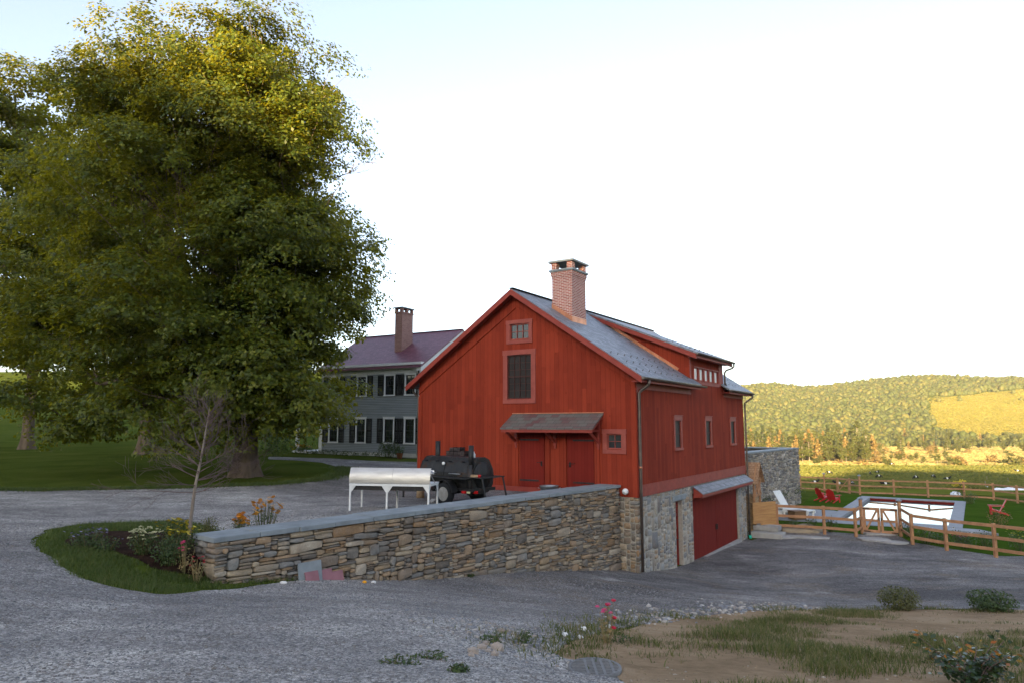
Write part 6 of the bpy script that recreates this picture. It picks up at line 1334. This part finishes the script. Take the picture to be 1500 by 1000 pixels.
for x, y, z in ((.10, 0, .58), (.02, .02, .52), (.11, .03, .34), (.10, -.02, .22)): MB().blob((x, y, z), (.036, .036, .02), .25, 2, random.Random(int(z*100))).build('flower', 'crimson_petal', zk)
plant('round_bush', 'round olive bush at the far edge of the bare earth', 'bush', g(1318, 893), .62, .55, 'shrub_olive', 1900, .065, 13)
plant('leafy_bush', 'spreading dark green bush beside the driveway edge', 'bush', g(1453, 895), .55, .60, 'shrub', 1500, .08, 14)
def weeds(k, lb, xp, yp, h, r, n=150, mat='shrub'): plant('weed_clump', lb, 'weeds', g(xp, yp), h, r, mat, n, .04, 200+k, None, 6, 'weeds in the gravel')
for k, (lb, xp, yp, h, r) in enumerate((('weed clump close behind the rock pile', 722, 941, .13, .16), ('bushy weed with upright leaves past the rock pile', 767, 944, .20, .13), ('tiny weed in the gravel by the lower frame edge', 672, 985, .07, .1), ('scraggly weed at the wall foot', 690, 845, .1, .12), ('flat yellowing weed in the gravel nearest the road', 630, 966, .05, .2), ('flat weed beside the yellowing one', 585, 973, .05, .2), ('weed growing under the zinnia', 905, 940, .10, .25), ('weed beside the round olive bush', 1225, 893, .1, .35))): weeds(k, lb, xp, yp, h, r)
# rose in the lower corner of the view
rp = g(1425, 1003); rose = thing('rose_bush', 'leggy rose with glossy dark leaves and red and yellow tips in the foreground', 'rose', tuple(rp)); r2 = random.Random(31); rng = np.random.default_rng(31); m = MB(); C = []; Nn = []; C2 = []
for i in range(30):
    a = r2.uniform(0, 6.28); L = r2.uniform(.35, .85); d = np.array([math.cos(a)*r2.uniform(.2, 1.25), math.sin(a)*.5, 1.]); tip = d*L*.75; m.tube([(0, 0, -.05), tuple(d*L*.4+[0, 0, .05]), tuple(tip)], [.007, .005, .003], 5, cap=False)
    for j in range(26):
        f = r2.uniform(.2, 1.05); c = tip*f+rng.normal(size=3)*.06; (C2 if (f > .95 and r2.random() < .7) else C).append(c)
m.build('stem', 'twig', rose, recalc=False); C = np.array(C); V, Fc = leaves_np(C, rng.normal(size=C.shape)*.6+[0, -.2, .8], .075, rng, .55, .01); mesh_np('foliage', V, Fc, 'roseleaf', rose); rose.scale = (1.05, 1, .74)
C2 = np.array(C2); V, Fc = leaves_np(C2, rng.normal(size=C2.shape)*.6+[0, -.3, .8], .065, rng, .55, .01); mesh_np('foliage', V, Fc, 'autumnleaf', rose)
# planting by the pool, wall and house
for k, (lb, xp, yp, h, r, mt, fl, cat) in enumerate((('dark planting at the foot of the tall wall nearest the barn', 1115, 738, .7, .9, 'shrub', None, 'bush'), ('dark planting midway along the foot of the tall wall', 1140, 730, .7, 1.0, 'shrub', None, 'bush'), ('dark planting at the far end of the tall wall', 1162, 722, .6, 1.0, 'shrub', None, 'bush'),
   ('thin leafy perennial on the patio edge closest to the wicker table', 1188, 778, .9, .35, 'shrub', None, 'plant'), ('leafy perennial on the patio edge nearer the gate', 1217, 779, .95, .4, 'shrub', None, 'plant'), ('low leafy plant under the wicker table side rail', 1160, 776, .6, .5, 'shrub', None, 'plant'),
   ('tall yellow goldenrod against the long rail fence', 1406, 729, 1.35, .5, 'shrub', ('yellow_petal', 40, .12, 'cluster'), 'flowers'), ('dark purple shrub at the pool corner', 1420, 737, .9, .6, 'shrub', None, 'bush'), ('dusky red smoke bush on the lawn below the red chair', 1464, 768, .9, .7, 'russet', None, 'bush'),
   ('border plants with white flowers behind the curving fence', 1356, 796, .75, .5, 'shrub', ('white_petal', 22, .05, 'daisy'), 'flowers'), ('border plants with red flowers behind the curving fence', 1416, 803, .7, .5, 'shrub', ('crimson_petal', 14, .05, 'ball'), 'flowers'), ('mixed white and green border plant past the second fence post', 1405, 797, .7, .6, 'shrub', ('white_petal', 16, .05, 'daisy'), 'flowers'), ('yellow flowered border plant at the frame edge', 1495, 806, .9, .6, 'shrub', ('yellow_petal', 30, .05, 'daisy'), 'flowers'), ('green border plant beside the gate post', 1330, 786, .8, .4, 'shrub', None, 'plant'), ('leafy border clump behind the third fence post', 1445, 800, .8, .6, 'shrub', None, 'plant'), ('low border clump near the first fence post', 1375, 796, .55, .5, 'shrub', None, 'plant'))):
    plant('garden_plant', lb, cat, g(xp, yp), h, r, mt, int(420*max(r, .5)), .10, 300+k, fl, 16, 'garden plants around the pool')
hp = HC+HR*(-1.7)-HBk*.9; plant('house_shrub', 'dark rounded shrub below the farmhouse windows', 'bush', (hp[0], hp[1], gz(hp[0], hp[1])), 1.2, .75, 'shrub', 700, .12, 401)
hp = HC+HR*(-.75)-HBk*1.0; pt = thing('potted_plant', 'bright green plant in a terracotta pot by the farmhouse corner', 'potted plant', (hp[0], hp[1], gz(hp[0], hp[1]))); MB().lathe([(.14, 0), (.22, .36), (.24, .37), (.2, .36), (0, .33)], (0, 0, 0), 16).build('pot', 'terracotta', pt)
rng = np.random.default_rng(7); d = rng.normal(size=(220, 3)); d /= np.linalg.norm(d, axis=1, keepdims=True); V, Fc = leaves_np(d*[.32, .32, .28]+[0, 0, .58], d+[0, 0, .5], .12, rng, .5); mesh_np('foliage', V, Fc, 'shrub', pt)
for k in range(7):
    hp = HC+HR*(-2.9-k*.95)-HBk*.75; 
    plant('foundation_plant', ('low green plant along the farmhouse wall nearest the shrub', 'second low plant along the farmhouse wall from the shrub', 'low plant under the second farmhouse window', 'low plant midway along the farmhouse wall', 'fern like plant under the third farmhouse window', 'low plant near the farmhouse far corner', 'last low plant at the farmhouse far corner')[k], 'plant', (hp[0], hp[1], gz(hp[0], hp[1])), .38, .42, 'shrub', 160, .09, 420+k, None, 6, 'plants along the farmhouse')
hp = g(441, 664); plant('porch_flowers', 'yellow and orange flowers beside the farmhouse porch', 'flowers', hp, .6, .9, 'shrub', 420, .12, 440, ('orange_petal', 40, .09, 'daisy'), 30)
hp = g(405, 668); plant('understory_shrub', 'loose green shrub on the lawn between maple and porch', 'bush', hp, 2.2, 1.3, 'shrub', 900, .16, 441); 
# ------------------------------------------------------------------ belted cattle
def cow(name, label, pose):
    t = bpy.data.meshes.new(name); 
    if pose == 'stand': J = [(-.95, 0, 1.12, .30), (-.35, 0, 1.08, .36), (.3, 0, 1.08, .36), (.8, 0, 1.12, .30), (1.15, 0, 1.15, .20), (1.5, 0, .85, .15), (1.72, 0, .5, .11), (1.86, 0, .30, .07)]
    else: J = [(-.9, 0, .50, .32), (-.35, 0, .48, .40), (.3, 0, .50, .38), (.75, 0, .58, .30), (1.05, 0, .85, .19), (1.25, 0, 1.08, .16), (1.5, 0, 1.0, .12), (1.66, 0, .92, .08)]
    E = [(i, i+1) for i in range(7)]; P = list(J)
    def leg(root, pts):
        k = root
        for q in pts: P.append(q); E.append((k, len(P)-1)); k = len(P)-1
    if pose == 'stand':
        for s in (-1, 1): leg(3, [(.78, s*.2, .82, .15), (.80, s*.22, .45, .08), (.78, s*.22, .04, .065)]); leg(0, [(-.98, s*.22, .80, .18), (-1.12, s*.23, .48, .08), (-1.04, s*.23, .04, .065)])
    else:
        for s in (-1, 1): leg(3, [(.85, s*.3, .25, .13), (1.1, s*.34, .1, .07), (.8, s*.38, .07, .06)]); leg(0, [(-.8, s*.36, .25, .2), (-.35, s*.46, .13, .08), (-.75, s*.5, .07, .06)])
    leg(0, [(-1.22, 0, 1.0 if pose == 'stand' else .5, .05), (-1.27, 0, .4 if pose == 'stand' else .12, .03)])
    for s in (-1, 1): leg(5, [(J[5][0]-.05, s*.2, J[5][2]+.1, .05)])
    t.from_pydata([p[:3] for p in P], E, []); o = bpy.data.objects.new(name, t); COL.objects.link(o); t.materials.append(MT['cowhide'])
    md = o.modifiers.new('skin', 'SKIN'); t.skin_vertices[0].data[0].use_root = True
    for i, p in enumerate(P): t.skin_vertices[0].data[i].radius = (p[3], p[3])
    md.use_smooth_shade = True; o.modifiers.new('sub', 'SUBSURF').render_levels = 1; return tag(o, label, 'cow', 'belted cattle in the pasture')
cs, cl_ = cow('cow', '', 'stand'), cow('cow', '', 'lie'); first = {0: True, 1: True}
for xp, yp, k, rz, lb in ((1215, 694, 0, 2.9, 'black and white cow beside the capped post near the tall wall'), (1193, 708, 1, .2, 'belted cow lying just beyond the fence by the tall wall'), (1229, 710, 1, 3.0, 'cow with a pale back seen through the field gate'), (1249, 710, 1, 1.2, 'whitish cow seen just past the field gate'), (1275, 695, 0, 1.2, 'small cow with white belt facing away above the pool'), (1284, 692, 1, .4, 'brownish cow lying behind the small facing away cow'), (1287, 700, 0, .3, 'cow grazing between the small group above the pool'), (1297, 710.5, 1, 3.1, 'largest belted cow lying behind the pool'), (1341, 702, 0, .5, 'cow with lowered head past the large lying cow'), (1368, 700.5, 0, 1.4, 'cow standing head on in the middle of the fence line'), (1387, 702, 1, 0., 'dark cow lying near the goldenrod'), (1491, 690, 1, 2.6, 'dark cow alone on the sunlit pasture'), (1306, 681, 0, 0., 'distant cow near the top of the shadow edge')):
    p = hit(xp, yp); o = (cs, cl_)[k]
    if first[k]: first[k] = False
    else: o = o.copy(); COL.objects.link(o)
    o.location = tuple(p); o.rotation_euler = (0, 0, rz); o['label'] = lb; o.scale = (.95,)*3

# ------------------------------------------------------------------ evening haze over the valley
t = NT('evening_haze'); pv = t.n('ShaderNodeVolumePrincipled'); pv.inputs['Color'].default_value = (.95, .93, .88, 1); pv.inputs['Density'].default_value = .00007; pv.inputs['Anisotropy'].default_value = .2
t.l(pv.outputs[0], t.out.inputs['Volume'])
hb = MB().box(-950, 1950, -450, 2350, float(ZZ.min())-1, float(ZZ.max())+14).build('haze', t.m, None); tag(hb, 'thin warm evening haze over the valley', 'haze', None, 'stuff')
